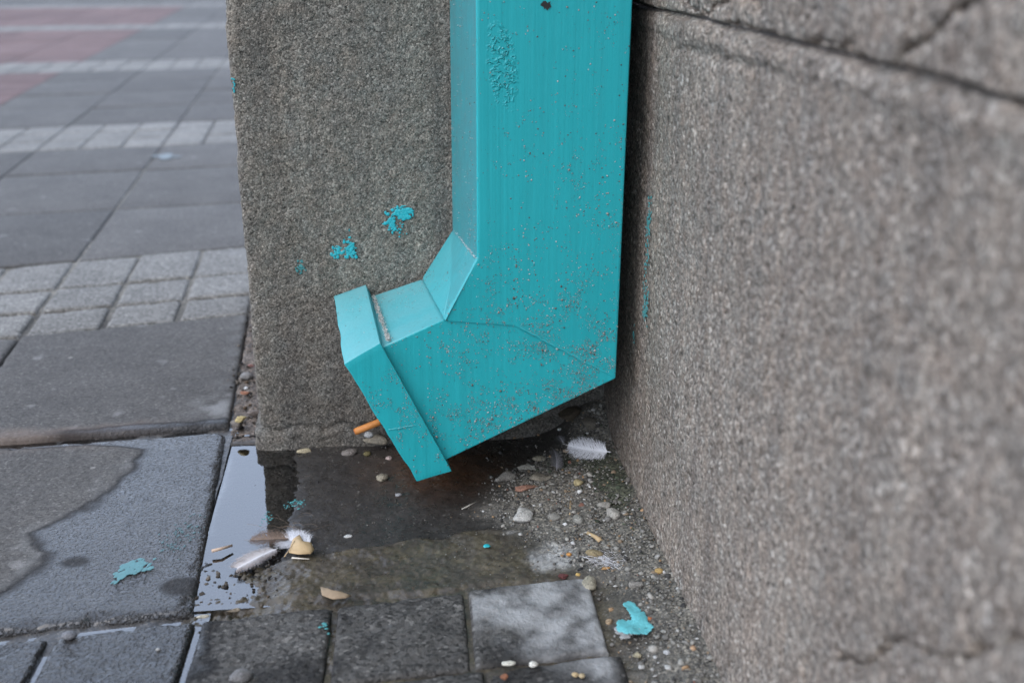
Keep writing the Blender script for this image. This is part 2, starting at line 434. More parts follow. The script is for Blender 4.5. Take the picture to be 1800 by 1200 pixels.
def params(n, L, e):
    a = np.array([0, .25, .55, 1.]) * e / L
    mid = np.linspace(e / L, 1 - e / L, n)
    return np.concatenate([a[:-1], mid, 1 - a[:-1][::-1]])
def piece(name, quad, mat, n=4, e=.006, z0=0., rough=0., seed=0, gapw=.003, fn=None, drop=.03, tilt=(0, 0)):
    """one slab: quad = corners (x,y) anticlockwise; rounded arris, skirt down into the bed"""
    q = np.array(quad, float); c = q.mean(0)
    L = np.linalg.norm(q[1] - q[0]); W = np.linalg.norm(q[3] - q[0])
    q = c + (q - c) * np.array([1 - 2 * gapw / max(L, W)] * 2)
    u = params(n, L, e); v = params(n, W, e)
    U, Vv = np.meshgrid(u, v, indexing='ij')
    P = ((q[0] * (1 - U[..., None]) + q[1] * U[..., None]) * (1 - Vv[..., None]) + (q[3] * (1 - U[..., None]) + q[2] * U[..., None]) * Vv[..., None])
    X, Y = P[..., 0], P[..., 1]
    du = np.minimum(U, 1 - U) * L; dv = np.minimum(Vv, 1 - Vv) * W
    d = np.clip(e - du, 0, e) ** 2 + np.clip(e - dv, 0, e) ** 2
    Z = z0 - (e - np.sqrt(np.clip(e * e - d, 0, None))) * .7
    Z = Z + tilt[0] * (U - .5) + tilt[1] * (Vv - .5)
    if rough:
        Z = Z + (fbm(X, Y, 18, seed, 3) - .5) * rough * 1.2 + (fbm(X, Y, 130, seed + 3, 3) - .5) * rough
        ed = np.minimum(du, dv) < e * 1.01
        Z = Z - ed * np.clip(fbm(X, Y, 60, seed + 9, 3) - .55, 0, 1) * e * 1.3     # chipped arrises
    nu, nv = len(u), len(v)
    V = np.stack([X, Y, Z], -1).reshape(-1, 3)
    F = grid_faces(nu, nv)
    idx = np.arange(nu * nv).reshape(nu, nv)
    ring = np.concatenate([idx[:, 0], idx[-1, 1:], idx[-2::-1, -1], idx[0, -2:0:-1]])
    low = V[ring].copy(); low[:, 2] = z0 - drop
    k = len(ring); b = len(V) + np.arange(k)
    S = np.stack([ring, b, np.roll(b, -1), np.roll(ring, -1)], 1)
    V2 = np.concatenate([V, low]); F2 = np.concatenate([F, S])
    o0 = np.array([c[0], c[1], 0.])
    me = fast_mesh(name, V2 - o0, F2)
    if fn is not None:
        wet, pale, tint = fn(V2[:, 0], V2[:, 1])
        set_float(me, 'wet', wet); set_float(me, 'pale', pale); set_float(me, 'tint', tint)
    o = link(name, me, pave, [mat]); o.location = o0
    return o
SK = -.0478
def col_x(y, k, sp=.2955): return -.403 + SK * (y - .05) + sp * k
def line_pt(row, k, sp=.2955):
    """crossing of a row line (y at x=-.45, slope) with column line k"""
    y0, s = row
    y = y0
    for _ in range(6):
        y = y0 + s * (col_x(y, k, sp) + .45)
    return (col_x(y, k, sp), y)
def cell(r0, r1, k0, k1, sp=.2955):
    return [line_pt(r0, k0, sp), line_pt(r0, k1, sp), line_pt(r1, k1, sp), line_pt(r1, k0, sp)]

def seg_dist(x, y, pts):
    d = np.full(np.shape(x), 1e9)
    for (ax, ay), (bx, by) in zip(pts[:-1], pts[1:]):
        vx, vy = bx - ax, by - ay
        t = np.clip(((x - ax) * vx + (y - ay) * vy) / (vx * vx + vy * vy), 0, 1)
        d = np.minimum(d, np.hypot(x - ax - t * vx, y - ay - t * vy))
    return d
WETLINE = ([-.30, -.259, -.231, -.197, -.19, -.16, -.122, -.095, -.038, .001, .02], [-.585, -.555, -.540, -.520, -.538, -.549, -.519, -.513, -.487, -.488, -.555])
def near_masks(x, y):
    wob = (fbm(x, y, 40, 71, 4) - .5) * .028
    s = x + wob - np.interp(y, *WETLINE)
    wet = sst(-.008, .020, s)
    wet = np.maximum(wet, sst(.012, .022, y + wob * .5))                # along the joint
    dryspot = np.exp(-(((x + .405 + .0) / .022) ** 2 + ((y + .262) / .018) ** 2)) + .8 * np.exp(-(((x + .50) / .02) ** 2 + ((y + .215) / .014) ** 2))
    wet = wet * (1 - sst(.4, .7, dryspot) * .6)
    tide = np.exp(-((s + .006) / .008) ** 2) * sst(.35, .7, fbm(x, y, 30, 5, 3)) * .22
    tint = np.exp(-((y - .035) / .022) ** 2) * sst(-.46, -.56, x) * .4 * sst(.25, .6, fbm(x, y, 50, 15, 3))
    return wet, tide, tint
def up_masks(x, y):
    e = y - (.056 + .066 * (x + .40))
    wob = (fbm(x, y, 40, 21, 4) - .5) * .03
    tint = sst(.035, .008, e + wob) * sst(-.44, -.53, x) * .38
    wet = sst(.018, .006, e + wob * .6) * .7 * sst(-.62, -.52, x)
    right = -.403 + SK * (y - .05) - x
    pale = (sst(.035, .0, right + wob) * .20 + sst(.05, .0, np.hypot(x + .42, y - .10) + wob) * .35) * sst(.35, .65, fbm(x, y, 60, 33, 3))
    return wet, pale, tint
def sett_masks(x, y):
    wob = (fbm(x, y, 50, 13, 4) - .5) * .03
    wet = sst(-.36, -.40, x + wob) * .95 + .25 * sst(.4, .65, fbm(x, y, 20, 4, 3))
    pale = np.zeros_like(x)
    # cement smear over the third sett
    d = seg_dist(x, y, [(-.158, -.300), (-.105, -.345), (-.085, -.37)])
    inside = (x > -.170) & (x < -.070)
    up = sst(-.032, -.012, (x + .120) * .75 + (y + .345) * .65 + wob)
    pale = inside * sst(-.05, .0, (x + .120) * .75 + (y + .345) * .65 + wob * 1.6) * sst(.12, .68, fbm(x, y, 45, 6, 4)) * 1.0
    wet = np.clip(wet * (1 - pale), 0, 1)
    return wet, pale, np.zeros_like(x)
def dry(x, y):
    z = np.zeros_like(x); return z, z, z

RA = (-.306, .0735)          # lower edge of the near slabs
RB1 = (.0395, .066); RB2 = (.0500, .066)
RC = (.4255, .2165)
SETTA = [(.4255, .2165), (.5245, .21), (.636, .215), (.803, .2615)]
# near slabs
piece('paving_slab', cell(RA, RB1, -1, 0), M_SLAB, 90, .008, 0, .0012, 3, .004, near_masks)
piece('paving_slab', cell(RA, RB1, -2, -1), M_SLAB, 30, .008, .001, .0014, 4, .004, near_masks)
piece('paving_slab', cell(RB2, RC, -1, 0), M_SLAB, 70, .006, .001, .0008, 5, .002, up_masks)
piece('paving_slab', cell(RB2, RC, -2, -1), M_SLAB, 24, .006, 0, .0008, 6, .003, up_masks)
# first band of light setts
wsp = .2955 / 3
for r in range(3):
    for k in range(-7, 3):
        if k >= 0 and r == 0: continue
        a = cell(SETTA[r], SETTA[r + 1], k, k + 1, wsp)
        if a[1][0] > -.36 and a[2][1] < .66: continue
        piece('paving_sett', a, M_SETTL, 8, .006, random.uniform(-.001, .0015), .0014, 20 + r * 11 + k, random.choice([.004, .003, .005]), dry, tilt=(random.uniform(-.001, .001), random.uniform(-.001, .001)))
def slab_rows(rows, kr, red_from=None, n=4):
    for a, b in zip(rows[:-1], rows[1:]):
        for k in kr:
            red = red_from is not None and k < red_from
            piece('paving_slab', cell(a, b, k, k + 1), M_RED if red else M_SLAB, n, .006, random.uniform(-.0012, .0012), 0, 0, .0018, dry,
                  tilt=(random.uniform(-.0015, .0015), random.uniform(-.0015, .0015)))
def sett_rows(ya, yb, sa, sb, kr):
    for r in range(3):
        r0 = (ya + (yb - ya) * r / 3, sa + (sb - sa) * r / 3); r1 = (ya + (yb - ya) * (r + 1) / 3, sa + (sb - sa) * (r + 1) / 3)
        for k in kr:
            piece('paving_sett', cell(r0, r1, k, k + 1, wsp), M_SETTL, 2, .006, random.uniform(-.001, .0015), 0, 0, .0028, dry)
slab_rows([(.803, .2615), (1.145, .17), (1.535, .175), (1.852, .185)], range(-4, 2))
sett_rows(1.852, 2.24, .185, .205, range(-11, 4))
slab_rows([(2.24, .205), (2.59, .20), (2.94, .20), (3.29, .19), (3.63, .19)], range(-6, 2), -3)
sett_rows(3.63, 4.01, .19, .19, range(-16, 3))
slab_rows([(4.01, .19), (4.36, .19), (4.72, .19), (5.07, .19), (5.43, .19), (5.78, .19)], range(-8, 2), -3)
sett_rows(5.78, 6.13, .19, .19, range(-22, 0))
slab_rows([(6.13 + .366 * i, .19) for i in range(6)], range(-10, 2), -3)
sett_rows(7.96, 8.31, .19, .19, range(-24, -3))
slab_rows([(8.31 + .36 * i, .19) for i in range(6)], range(-10, 1))
# dark setts along the bottom
sx = [-.705, -.598, -.4915, -.3835, -.278, -.1725, -.0675]
def sett_y(x, row): return -.3085 + .085 * (x + .383) - row * .1035
for r in range(3):
    for i in range(len(sx) - 1):
        x0, x1 = sx[i] + .012 * r * .5, sx[i + 1] + .012 * r * .5
        quad = [(x0 - .003, sett_y(x0, r + 1)), (x1 - .003, sett_y(x1, r + 1)), (x1, sett_y(x1, r)), (x0, sett_y(x0, r))]
        left = i < 3
        g_ = .0035 if left else (.0028 if i == 3 else .0018)
        piece('paving_sett', quad, M_SLAB if left else M_SETTD, 44 if r == 0 else 12, .0045, (0 if left else -.001) + random.uniform(-.001, .001), .0022, 90 + i + 7 * r, g_, sett_masks,
              tilt=(random.uniform(-.002, .002), random.uniform(-.001, .001)))

# ---------------------------------------------------------------- puddle
def water_sheet(name, poly, z=WATER):
    """irregular sheet at one level; the ground rises through it"""
    bm = bmesh.new()
    vs = [bm.verts.new((x, y, z)) for x, y in poly]
    f = bm.faces.new(vs); f.normal_update()
    if f.normal.z < 0: f.normal_flip()
    me = bpy.data.meshes.new(name); bm.to_mesh(me); bm.free()
    o = link(name, me, None, [M_WATER]); o['kind'] = 'structure'
    return o
water_sheet('puddle', [(-.3965, -.292), (-.3965, .055), (-.3685, .030), (-.3675, -.0015), (-.30, -.0015), (-.295, -.03), (-.295, -.07), (-.292, -.11), (-.298, -.15), (-.30, -.185), (-.30, -.212), (-.29, -.225), (-.285, -.28), (-.30, -.292)])
water_sheet('joint_water', [(-.397, -.325), (-.7, -.347), (-.7, -.329), (-.397, -.3025)], -.0066)
water_sheet('joint_water', [(-.391, -.56), (-.379, -.56), (-.377, -.2925), (-.391, -.2925)], -.0066)
water_sheet('joint_water', [(-.499, -.56), (-.486, -.56), (-.484, -.337), (-.497, -.337)], -.0066)
water_sheet('joint_water', [(-.70, .015), (-.3985, .034), (-.3985, .058), (-.70, .036)], -.0066)

# ---------------------------------------------------------------- grey stone pillar
def pier():
    root = thing('stone_pillar', 'grey rough-cast stone pillar standing behind the turquoise downspout', 'pillar', (-.18, .25, 0))
    W, D, r = -.3661, .55, .006
    back = np.array([[W, D - t, -1, 0] for t in np.concatenate([np.linspace(0, .40, 14), np.linspace(.42, D - r, 50)])])
    ang = np.linspace(0, np.pi / 2, 6)[1:-1]
    arc = np.array([[W + r - r * np.cos(a), r - r * np.sin(a), -np.cos(a), -np.sin(a)] for a in ang])
    front = np.array([[x, 0, 0, -1] for x in np.arange(W + r, .0005, .0025)])
    prof = np.concatenate([back, arc, front])
    zs = np.concatenate([np.arange(-.03, .56, .0025), np.linspace(.6, 10., 20)])  # unseen upper shaft made tall to cut skylight on the ground
    I, Zg = np.meshgrid(np.arange(len(prof)), zs, indexing='ij')
    px, py, nx, ny = (prof[I, k] for k in range(4))
    s = np.concatenate([[0], np.cumsum(np.hypot(*np.diff(prof[:, :2], axis=0).T))])[I]
    d = (fbm(s, Zg, 22, 2, 3) - .5) * .0030 + (fbm(s, Zg, 230, 4, 3) - .5) * .0022
    edge = np.exp(-((px - W) ** 2 + py ** 2) / .010 ** 2)
    d = d - edge * np.clip(fbm(s, Zg, 45, 9, 4) - .46, 0, 1) * .008
    # worn lip just above the ground
    lipz = Zg - (.0165 + (fbm(s, s * 0, 60, 3, 3) - .5) * .008)
    d = d - .0050 * np.exp(-(lipz / .0020) ** 2) + (.0055 + .003 * (fbm(s, Zg, 80, 6, 3) - .5)) * sst(.002, -.002, lipz)
    d = np.where(py > .2, d * .5, d)
    V = np.stack([px + nx * d, py + ny * d, Zg], -1).reshape(-1, 3) - np.array([-.18, .25, 0])
    me = fast_mesh('shaft', V, grid_faces(len(prof), len(zs)))
    link('shaft', me, root, [M_PIER])
    bm = bmesh.new()
    v = [bm.verts.new((x + .18, y - .25, z)) for z in (-.03, 10.) for x, y in ((W + .002, D - .002), (.0, D - .002))]
    bm.faces.new([v[0], v[1], v[3], v[2]])
    v = [bm.verts.new((x + .18, y - .25, 10.)) for x, y in ((W, 0), (0, 0), (0, D), (W, D))]
    bm.faces.new(v)
    me = bpy.data.meshes.new('cap'); bm.to_mesh(me); bm.free()
    link('cap', me, root, [M_PIER])
pier()

# ---------------------------------------------------------------- coursed wall on the right
CRACK_UP = [[(-.337, .4505), (-.392, .4462), (-.42, .4487), (-.450, .4462), (-.475, .4485), (-.491, .4515), (-.520, .4492), (-.535, .4535)],
            [(-.535, .4470), (-.572, .4462), (-.591, .455), (-.600, .459), (-.614, .466), (-.629, .474), (-.641, .479), (-.665, .488)],
            [(-.17, .461), (-.21, .458), (-.245, .4525), (-.285, .4515), (-.30, .4575), (-.33, .463), (-.335, .468), (-.37, .4665), (-.395, .463)]]
CRACK_LOW = [[(-.60, .148), (-.618, .153), (-.633, .170), (-.646, .189), (-.665, .206), (-.679, .210), (-.694, .214), (-.705, .223), (-.718, .240), (-.731, .251), (-.740, .260), (-.78, .272)]]
def wall():
    root = thing('stone_wall', 'brownish grey coursed stone wall with cracks along the right side', 'wall', (0, -.5, 0))
    ys = np.concatenate([np.arange(.02, -.20, -.0035), np.arange(-.20, -.80, -.0016), np.concatenate([np.linspace(-.82, -2.4, 40), np.linspace(-2.5, -8., 12)])])  # unseen run past the camera lengthened to hold back skylight
    def block(z0, z1, zs, seed, cracks, lip_top, lip_bot, proud):
        Yg, Zg = np.meshgrid(ys, zs, indexing='ij')
        d = proud + (fbm(Yg, Zg, 9, seed, 3) - .5) * .006 + (fbm(Yg, Zg, 190, seed + 4, 3) - .5) * .0026
        yw = Yg + (fbm(Yg, Zg, 110, 5, 4, .7) - .5) * .011; zw = Zg + (fbm(Yg, Zg, 110, 9, 4, .7) - .5) * .011
        for c in cracks:
            w = .0005 + .0010 * fbm(Yg, Zg, 60, 7, 2)
            d = d - .008 * np.exp(-(seg_dist(yw, zw, c) / w) ** 2)
            d = d - .0012 * np.exp(-(seg_dist(yw, zw, c) / .006) ** 2)
        wobble = (fbm(Yg, Yg * 0, 30, seed, 4) - .5) * .006
        if lip_top: d = d - .0065 * sst(z1 - .0024, z1, Zg + wobble * .6) + .0018 * np.exp(-((Zg - z1 + .011) / .006) ** 2)
        if lip_bot: d = d - .0065 * sst(z0 + .0024, z0, Zg + wobble * .7) 
        d = d - .0022 * np.exp(-((Zg - (.425 - .03 * (Yg + .3)) + wobble) / .0035) ** 2) * sst(-.19, -.26, Yg) * sst(-.50, -.36, Yg)
        V = np.stack([-d, Yg, Zg], -1).reshape(-1, 3) - np.array([0, -.5, 0])
        return link('stone_block', fast_mesh('stone_block', V, grid_faces(len(ys), len(zs), False)), root, [M_WALL])
    block(-.04, .4461, np.concatenate([np.arange(-.04, .10, .004), np.arange(.10, .30, .0017), np.arange(.30, .42, .003), np.arange(.42, .4461, .0012), [.4461]]), 13, CRACK_LOW, True, False, 0.)
    block(.4471, 10., np.concatenate([np.arange(.4471, .50, .0012), np.arange(.50, .62, .004), np.linspace(.65, 10., 20)]), 57, CRACK_UP, False, True, .0015)  # unseen upper wall raised high to block part of the sky's light
    V = np.array([(.0075, y + .5, z) for y in (.03, -8.) for z in (.43, .46)])
    link('mortar_joint', fast_mesh('mortar_joint', V, np.array([[0, 1, 3, 2]])), root, [plain('mortar', (.10, .085, .075), .9)])
    V = np.array([(x, y + .5, z) for x in (.02, .5) for y in (.05, -8.) for z in (-.04, 10.)])
    link('core', fast_mesh('core', V, np.array([[0, 1, 3, 2], [4, 6, 7, 5], [0, 4, 5, 1], [2, 3, 7, 6], [1, 5, 7, 3]]), False), root, [M_WALL])
wall()

# ---------------------------------------------------------------- turquoise downspout
def loft(name, front, back, mat, parent, bevel=.0016, poke=None, keep=(), org=(-.09, -.08, 0)):
    n = len(front)
    V = [Vector(p) - Vector(org) for p in front] + [Vector(p) - Vector(org) for p in back]
    F = [tuple(range(n)), tuple(range(2 * n - 1, n - 1, -1))] + [(i, n + i, n + (i + 1) % n, (i + 1) % n) for i in range(n)]
    me = mesh(name, V, F)
    bm = bmesh.new(); bm.from_mesh(me); bmesh.ops.recalc_face_normals(bm, faces=bm.faces)
    if poke is not None:
        bm.faces.ensure_lookup_table(); fc = bm.faces[2 + poke]; nrm = fc.normal.copy()
        res = bmesh.ops.poke(bm, faces=[fc]); v_ = res['verts'][0]; v_.co += Vector((-.001, -.014, .000)) - nrm * .0042
    if bevel:
        co_ = [Vector(p) - Vector(org) for p in front]
        soft = [e for e in bm.edges if not any((e.verts[0].co - co_[i]).length + (e.verts[1].co - co_[(i + 1) % n]).length < 1e-5 or (e.verts[1].co - co_[i]).length + (e.verts[0].co - co_[(i + 1) % n]).length < 1e-5 for i in keep)]
        bmesh.ops.bevel(bm, geom=soft, offset=bevel, segments=3, profile=.6, affect='EDGES', clamp_overlap=True)
    for f in bm.faces: f.smooth = f.calc_area() < 6e-5
    bm.to_mesh(me); bm.free()
    o = link(name, me, parent, [mat])
    return o
def downspout():
    root = thing('downspout', 'turquoise painted square metal downspout with a kicked-out foot and collar', 'downspout', (-.09, -.08, 0))
    DV = Vector((-.0105, .149, -.0125))
    f_tl = Vector((-0.1509, -0.1547, 0.4541)); f_kn = Vector((-0.1502, -0.1546, 0.2418)); f_in = Vector((-0.1808, -0.1566, 0.1864)); f_gs = Vector((-0.1165, -0.1524, 0.1779)); f_br = Vector((-0.0211, -0.1462, 0.1199)); f_tr = Vector((-0.0208, -0.1462, 0.4539))
    up = 8.0
    ftl = f_tl + Vector((0, 0, up)); ftr = f_tr + Vector((.002, 0, up))
    b_kn = Vector((-0.1615, -0.0060, 0.2284)); b_in = Vector((-0.1936, -0.0060, 0.1780)); b_tl = Vector((-0.1631, -0.0060, 0.4465)) + Vector((0, 0, up))
    b_br = f_br + DV; b_br.y = -.006; b_tr = Vector((f_tr.x - .010, -.006, ftr.z)); b_gs = f_gs + DV; b_gs.y = -.006
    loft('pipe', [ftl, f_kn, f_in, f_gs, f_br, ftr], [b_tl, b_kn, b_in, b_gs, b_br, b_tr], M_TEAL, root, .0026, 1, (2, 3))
    inn = Vector((0, .0016, 0))
    e_ut = Vector((-0.2285, -0.1597, 0.1670)); e_lo = Vector((-0.1766, -0.1563, 0.0514))
    o_dir = (e_ut - f_in).normalized(); o_dn = (e_lo - f_br).normalized()
    e1 = e_ut + o_dir * .012; e2 = e_lo + o_dn * .012
    b_e1 = Vector((-0.2425, -0.0060, 0.1621)) ; bd = (b_e1 - b_in).normalized(); b_e1 = b_e1 + bd * .012
    b_e2 = e2 + DV; b_e2.y = -.006
    sh = Vector((-.0012, 0, .0012))
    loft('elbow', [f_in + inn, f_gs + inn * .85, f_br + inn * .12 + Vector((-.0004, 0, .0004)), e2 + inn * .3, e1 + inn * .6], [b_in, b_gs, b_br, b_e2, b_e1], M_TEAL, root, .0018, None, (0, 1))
    # mitre seam: thin raised bead from the gusset to the heel
    def bead(name, a, b, r, wob=.0006, n=26):
        d = (b - a); V = []; F = []
        s = d.normalized(); t1 = Vector((0, -1, 0)); t2 = s.cross(t1).normalized()
        for i in range(n + 1):
            c = a + d * i / n + t2 * random.uniform(-wob, wob) - Vector((-.09, -.08, 0))
            rr = r * random.uniform(.6, 1.2)
            for k in range(5):
                an = math.pi * k / 4
                V.append(c + t1 * (rr * .55 * math.sin(an)) + t2 * rr * math.cos(an))
        for i in range(n):
            for k in range(4): F.append((i * 5 + k, i * 5 + k + 1, i * 5 + 6 + k, i * 5 + 5 + k))
        return link(name, mesh(name, V, F, True), root, [M_TEAL])
    bead('seam', f_gs + Vector((.004, -.0003, -.002)), f_br + Vector((-.004, .0000, .003)), .0009)
    # collar: hollow band with a ragged lip
    A = Vector((-0.2673, -0.1703, 0.1540)); B = Vector((-0.2358, -0.1682, 0.1715)); Cc = Vector((-0.1751, -0.1643, 0.0425)); D = Vector((-0.2071, -0.1663, 0.0349))
    A2 = Vector((-0.2811, -0.0030, 0.1623)); B2 = Vector((-0.2489, -0.0030, 0.1733))
    C2 = Cc + DV + Vector((0, .012, 0)); D2 = D + DV + Vector((0, .012, 0)); C2.y = D2.y = -.003
    org = Vector((-.09, -.08, 0))
    N = 22
    left = [A, D, D2, A2]; right = [B, Cc, C2, B2]
    cen_l = sum(left, Vector()) / 4; cen_r = sum(right, Vector()) / 4
    V = []; F = []
    def ring(pts, jag=0., shrink=0., cen=None, along=None):
        out = []
        for i in range(4):
            a, b = pts[i], pts[(i + 1) % 4]
            for k in range(N):
                p = a.lerp(b, k / N)
                if shrink: p = p + (cen - p).normalized() * shrink
                if jag:
                    p = p + along * (jag * (float(fbm(np.array([i * N + k]), np.array([0.]), .35, 5, 3)[0]) - .5) * 2)
                k_ = i * N + k
                p = p + (p - cen_l.lerp(cen_r, .5)).normalized() * .0010 * (float(fbm(np.array([k_ * .11 + len(out) * .05]), np.array([p.x * 40 + p.z * 25]), 1., 9, 3)[0]) - .5)
                out.append(p - org)
        return out
    ax = (cen_r - cen_l).normalized()
    T = .0016
    rings = [ring(right), ring([right[i].lerp(left[i], .12) for i in range(4)]), ring([right[i].lerp(left[i], .55) + Vector((0, .0008 if i < 2 else 0, 0)) for i in range(4)]), ring([right[i].lerp(left[i], .96) for i in range(4)], .0012, 0, cen_l, ax),
             ring(left, .0013, .0006, cen_l, ax), ring(left, .0013, T + .0006, cen_l, ax),
             ring([left[i].lerp(right[i], .45) for i in range(4)], 0, T * 1.2, cen_l.lerp(cen_r, .45))]
    # closing flange at the right end, down to the elbow
    rings.insert(0, ring(right, 0, .011, cen_r))
    for rg in rings: V += rg
    M_ = 4 * N
    for r in range(len(rings) - 1):
        for k in range(M_):
            F.append((r * M_ + k, r * M_ + (k + 1) % M_, (r + 1) * M_ + (k + 1) % M_, (r + 1) * M_ + k))
    me = mesh('outlet_collar', V, F)
    bm = bmesh.new(); bm.from_mesh(me); bmesh.ops.recalc_face_normals(bm, faces=bm.faces)
    ca = [e for e in bm.edges if len(e.link_faces) == 2 and e.calc_face_angle(0) > .5]
    bmesh.ops.bevel(bm, geom=ca, offset=.0012, segments=2, profile=.6, affect='EDGES', clamp_overlap=True)
    for f in bm.faces: f.smooth = True
    for e in bm.edges:
        if len(e.link_faces) == 2 and e.calc_face_angle(0) > .55: e.smooth = False
    bm.to_mesh(me); bm.free()
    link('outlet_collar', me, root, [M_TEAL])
    q = [left[i].lerp(right[i], .6) for i in range(4)]
    c0 = sum(q, Vector()) / 4
    q = [p + (c0 - p).normalized() * .002 - org for p in q]
    link('opening', mesh('opening', q, [(0, 1, 2, 3)]), root, [M_DARK])
    # folded seam across the collar
    a = A.lerp(D, .55) + Vector((.003, -.0004, 0)); b = B.lerp(Cc, .62) + Vector((-.004, .0003, 0))
    bead('seam', a + Vector((0, .0006, 0)), b, .0008, .0003)
    # small hole with flaking rim near the top
    h = Vector((-0.0928, -0.1513, 0.4497)) - org
    ph = [h + Vector((math.cos(t) * .0042 * random.uniform(.6, 1.3), 0, math.sin(t) * .0034 * random.uniform(.5, 1.3))) for t in np.linspace(0, 2 * math.pi, 15)[:-1]]
    link('rust_hole', mesh('rust_hole', ph, [tuple(range(14))]), root, [M_DARK])
    return root
SPOUT = downspout()

# ---------------------------------------------------------------- many small grains as stuff
ICO = None
def ico(sub=1):
    bm = bmesh.new(); bmesh.ops.create_icosphere(bm, subdivisions=sub, radius=1.)
    V = np.array([v.co[:] for v in bm.verts]); F = np.array([[v.index for v in f.verts] for f in bm.faces]); bm.free()
    return V, F
def grains(name, P, size, cols, parent=None, org=(0, 0, 0), flat=.7, flat_axis=2, octa=False, seed=1):
    rng = np.random.default_rng(seed)
    if octa:
        V0 = np.array([(1, 0, 0), (-1, 0, 0), (0, 1, 0), (0, -1, 0), (0, 0, 1), (0, 0, -1)], float)
        F0 = np.array([(0, 2, 4), (2, 1, 4), (1, 3, 4), (3, 0, 4), (2, 0, 5), (1, 2, 5), (3, 1, 5), (0, 3, 5)])
    else: V0, F0 = ico(1)
    n = len(P); k = len(V0)
    ax = rng.normal(size=(n, 4)); ax /= np.linalg.norm(ax, axis=1)[:, None]
    w, x, y, z = ax.T
    Rm = np.stack([1 - 2 * (y * y + z * z), 2 * (x * y - z * w), 2 * (x * z + y * w), 2 * (x * y + z * w), 1 - 2 * (x * x + z * z), 2 * (y * z - x * w), 2 * (x * z - y * w), 2 * (y * z + x * w), 1 - 2 * (x * x + y * y)], 1).reshape(n, 3, 3)
    S = size[:, None] * rng.uniform(.55, 1.25, (n, 3))
    W = V0[None] * rng.uniform(.58, 1.25, (n, k, 1)) * S[:, None, :]
    W = np.einsum('nij,nkj->nki', Rm, W)
    W[:, :, flat_axis] *= flat
    V = (W + P[:, None, :]).reshape(-1, 3) - np.array(org)
    F = (F0[None] + (np.arange(n) * k)[:, None, None]).reshape(-1, 3)
    me = fast_mesh(name, V, F, False)
    set_col(me, 'col', np.repeat(cols, k, 0))
    o = link(name, me, parent, [M_GRIT]); o['kind'] = 'stuff'
    return o
PAL = .85 * np.array([(.20, .19, .17), (.27, .26, .23), (.34, .32, .28), (.13, .12, .105), (.05, .048, .045), (.24, .18, .12), (.42, .41, .38), (.16, .15, .13), (.34, .22, .12), (.6, .59, .56), (.21, .10, .07)])
PW = np.array([.2, .19, .10, .17, .09, .06, .05, .09, .02, .02, .01]); PW = PW / PW.sum()
# gravel and sand in the wall corner
n = 26000
gx = RNG.uniform(-.19, .0, n); gy = RNG.uniform(-.52, .03, n)
hp = heap(gx, gy); dens = hp * (.45 + .8 * fbm(gx, gy, 35, 3, 3)) + .05 * sst(-.16, -.10, gx)
keep = RNG.uniform(0, 1, n) < dens
insett = (gx < -.071) & (gy < -.297)
keep &= ~(insett & (RNG.uniform(0, 1, n) > .06))
gx, gy = gx[keep], gy[keep]
sz = .00045 + .0012 * RNG.uniform(0, 1, len(gx)) ** 4 + RNG.uniform(.0007, .0023, len(gx)) * (RNG.uniform(0, 1, len(gx)) > .94) + RNG.uniform(.0006, .0016, len(gx)) * (RNG.uniform(0, 1, len(gx)) > .988)
gz = height(gx, gy) + sz * .3
cols = PAL[RNG.choice(len(PAL), len(gx), p=PW)] * RNG.uniform(.8, 1.2, (len(gx), 1))
ms = np.exp(-(((gx + .018) / .022) ** 2 + ((gy + .12) / .075) ** 2)) + .7 * np.exp(-(((gx + .06) / .02) ** 2 + ((gy + .085) / .02) ** 2))
mm = (RNG.uniform(0, 1, len(gx)) < ms * .55)[:, None]
cols = np.where(mm, np.array([.045, .055, .035]) * RNG.uniform(.5, 1.6, (len(gx), 1)), cols)
tag(grains('gravel', np.stack([gx, gy, gz], 1), sz, cols, seed=3), 'grey sand and fine gravel heaped along the foot of the right wall', 'gravel')
# crumbs on the wet concrete, in the gap and the joints
n = 5200
gx = RNG.uniform(-.365, -.08, n); gy = RNG.uniform(-.285, -.008, n)
keep = RNG.uniform(0, 1, n) < sst(.40, .72, fbm(gx, gy, 22, 9, 4)) * (1 - heap(gx, gy)) * .9
gx, gy = gx[keep], gy[keep]; sz = .00025 + .0008 * RNG.uniform(0, 1, len(gx)) ** 4
P1 = np.stack([gx, gy, np.maximum(height(gx, gy), WATER - .0006) + sz * .3], 1)
m = 500
ex = RNG.uniform(-.425, -.365, m); ey = RNG.uniform(.03, .6, m); es = .0007 + .003 * RNG.uniform(0, 1, m) ** 3
P2 = np.stack([ex, ey, height(ex, ey) + es * .3], 1)
m2 = 150
fx = RNG.uniform(-.394, -.325, m2); fy = RNG.uniform(-.293, -.215, m2); fs = .0006 + .0024 * RNG.uniform(0, 1, m2) ** 3
P3 = np.stack([fx, fy, height(fx, fy) + fs * .4], 1)
Pc = np.concatenate([P1, P2, P3]); Sc = np.concatenate([sz, es, fs])
Cc_ = PAL[RNG.choice(len(PAL), len(Pc), p=PW)] * RNG.uniform(.4, .8, (len(Pc), 1)); Cc_[len(P1):] *= np.array([.55, .48, .42])
tag(grains('crumbs', Pc, Sc, Cc_, seed=5), 'loose crumbs of grit and dirt on the wet concrete and in the gap', 'grit')

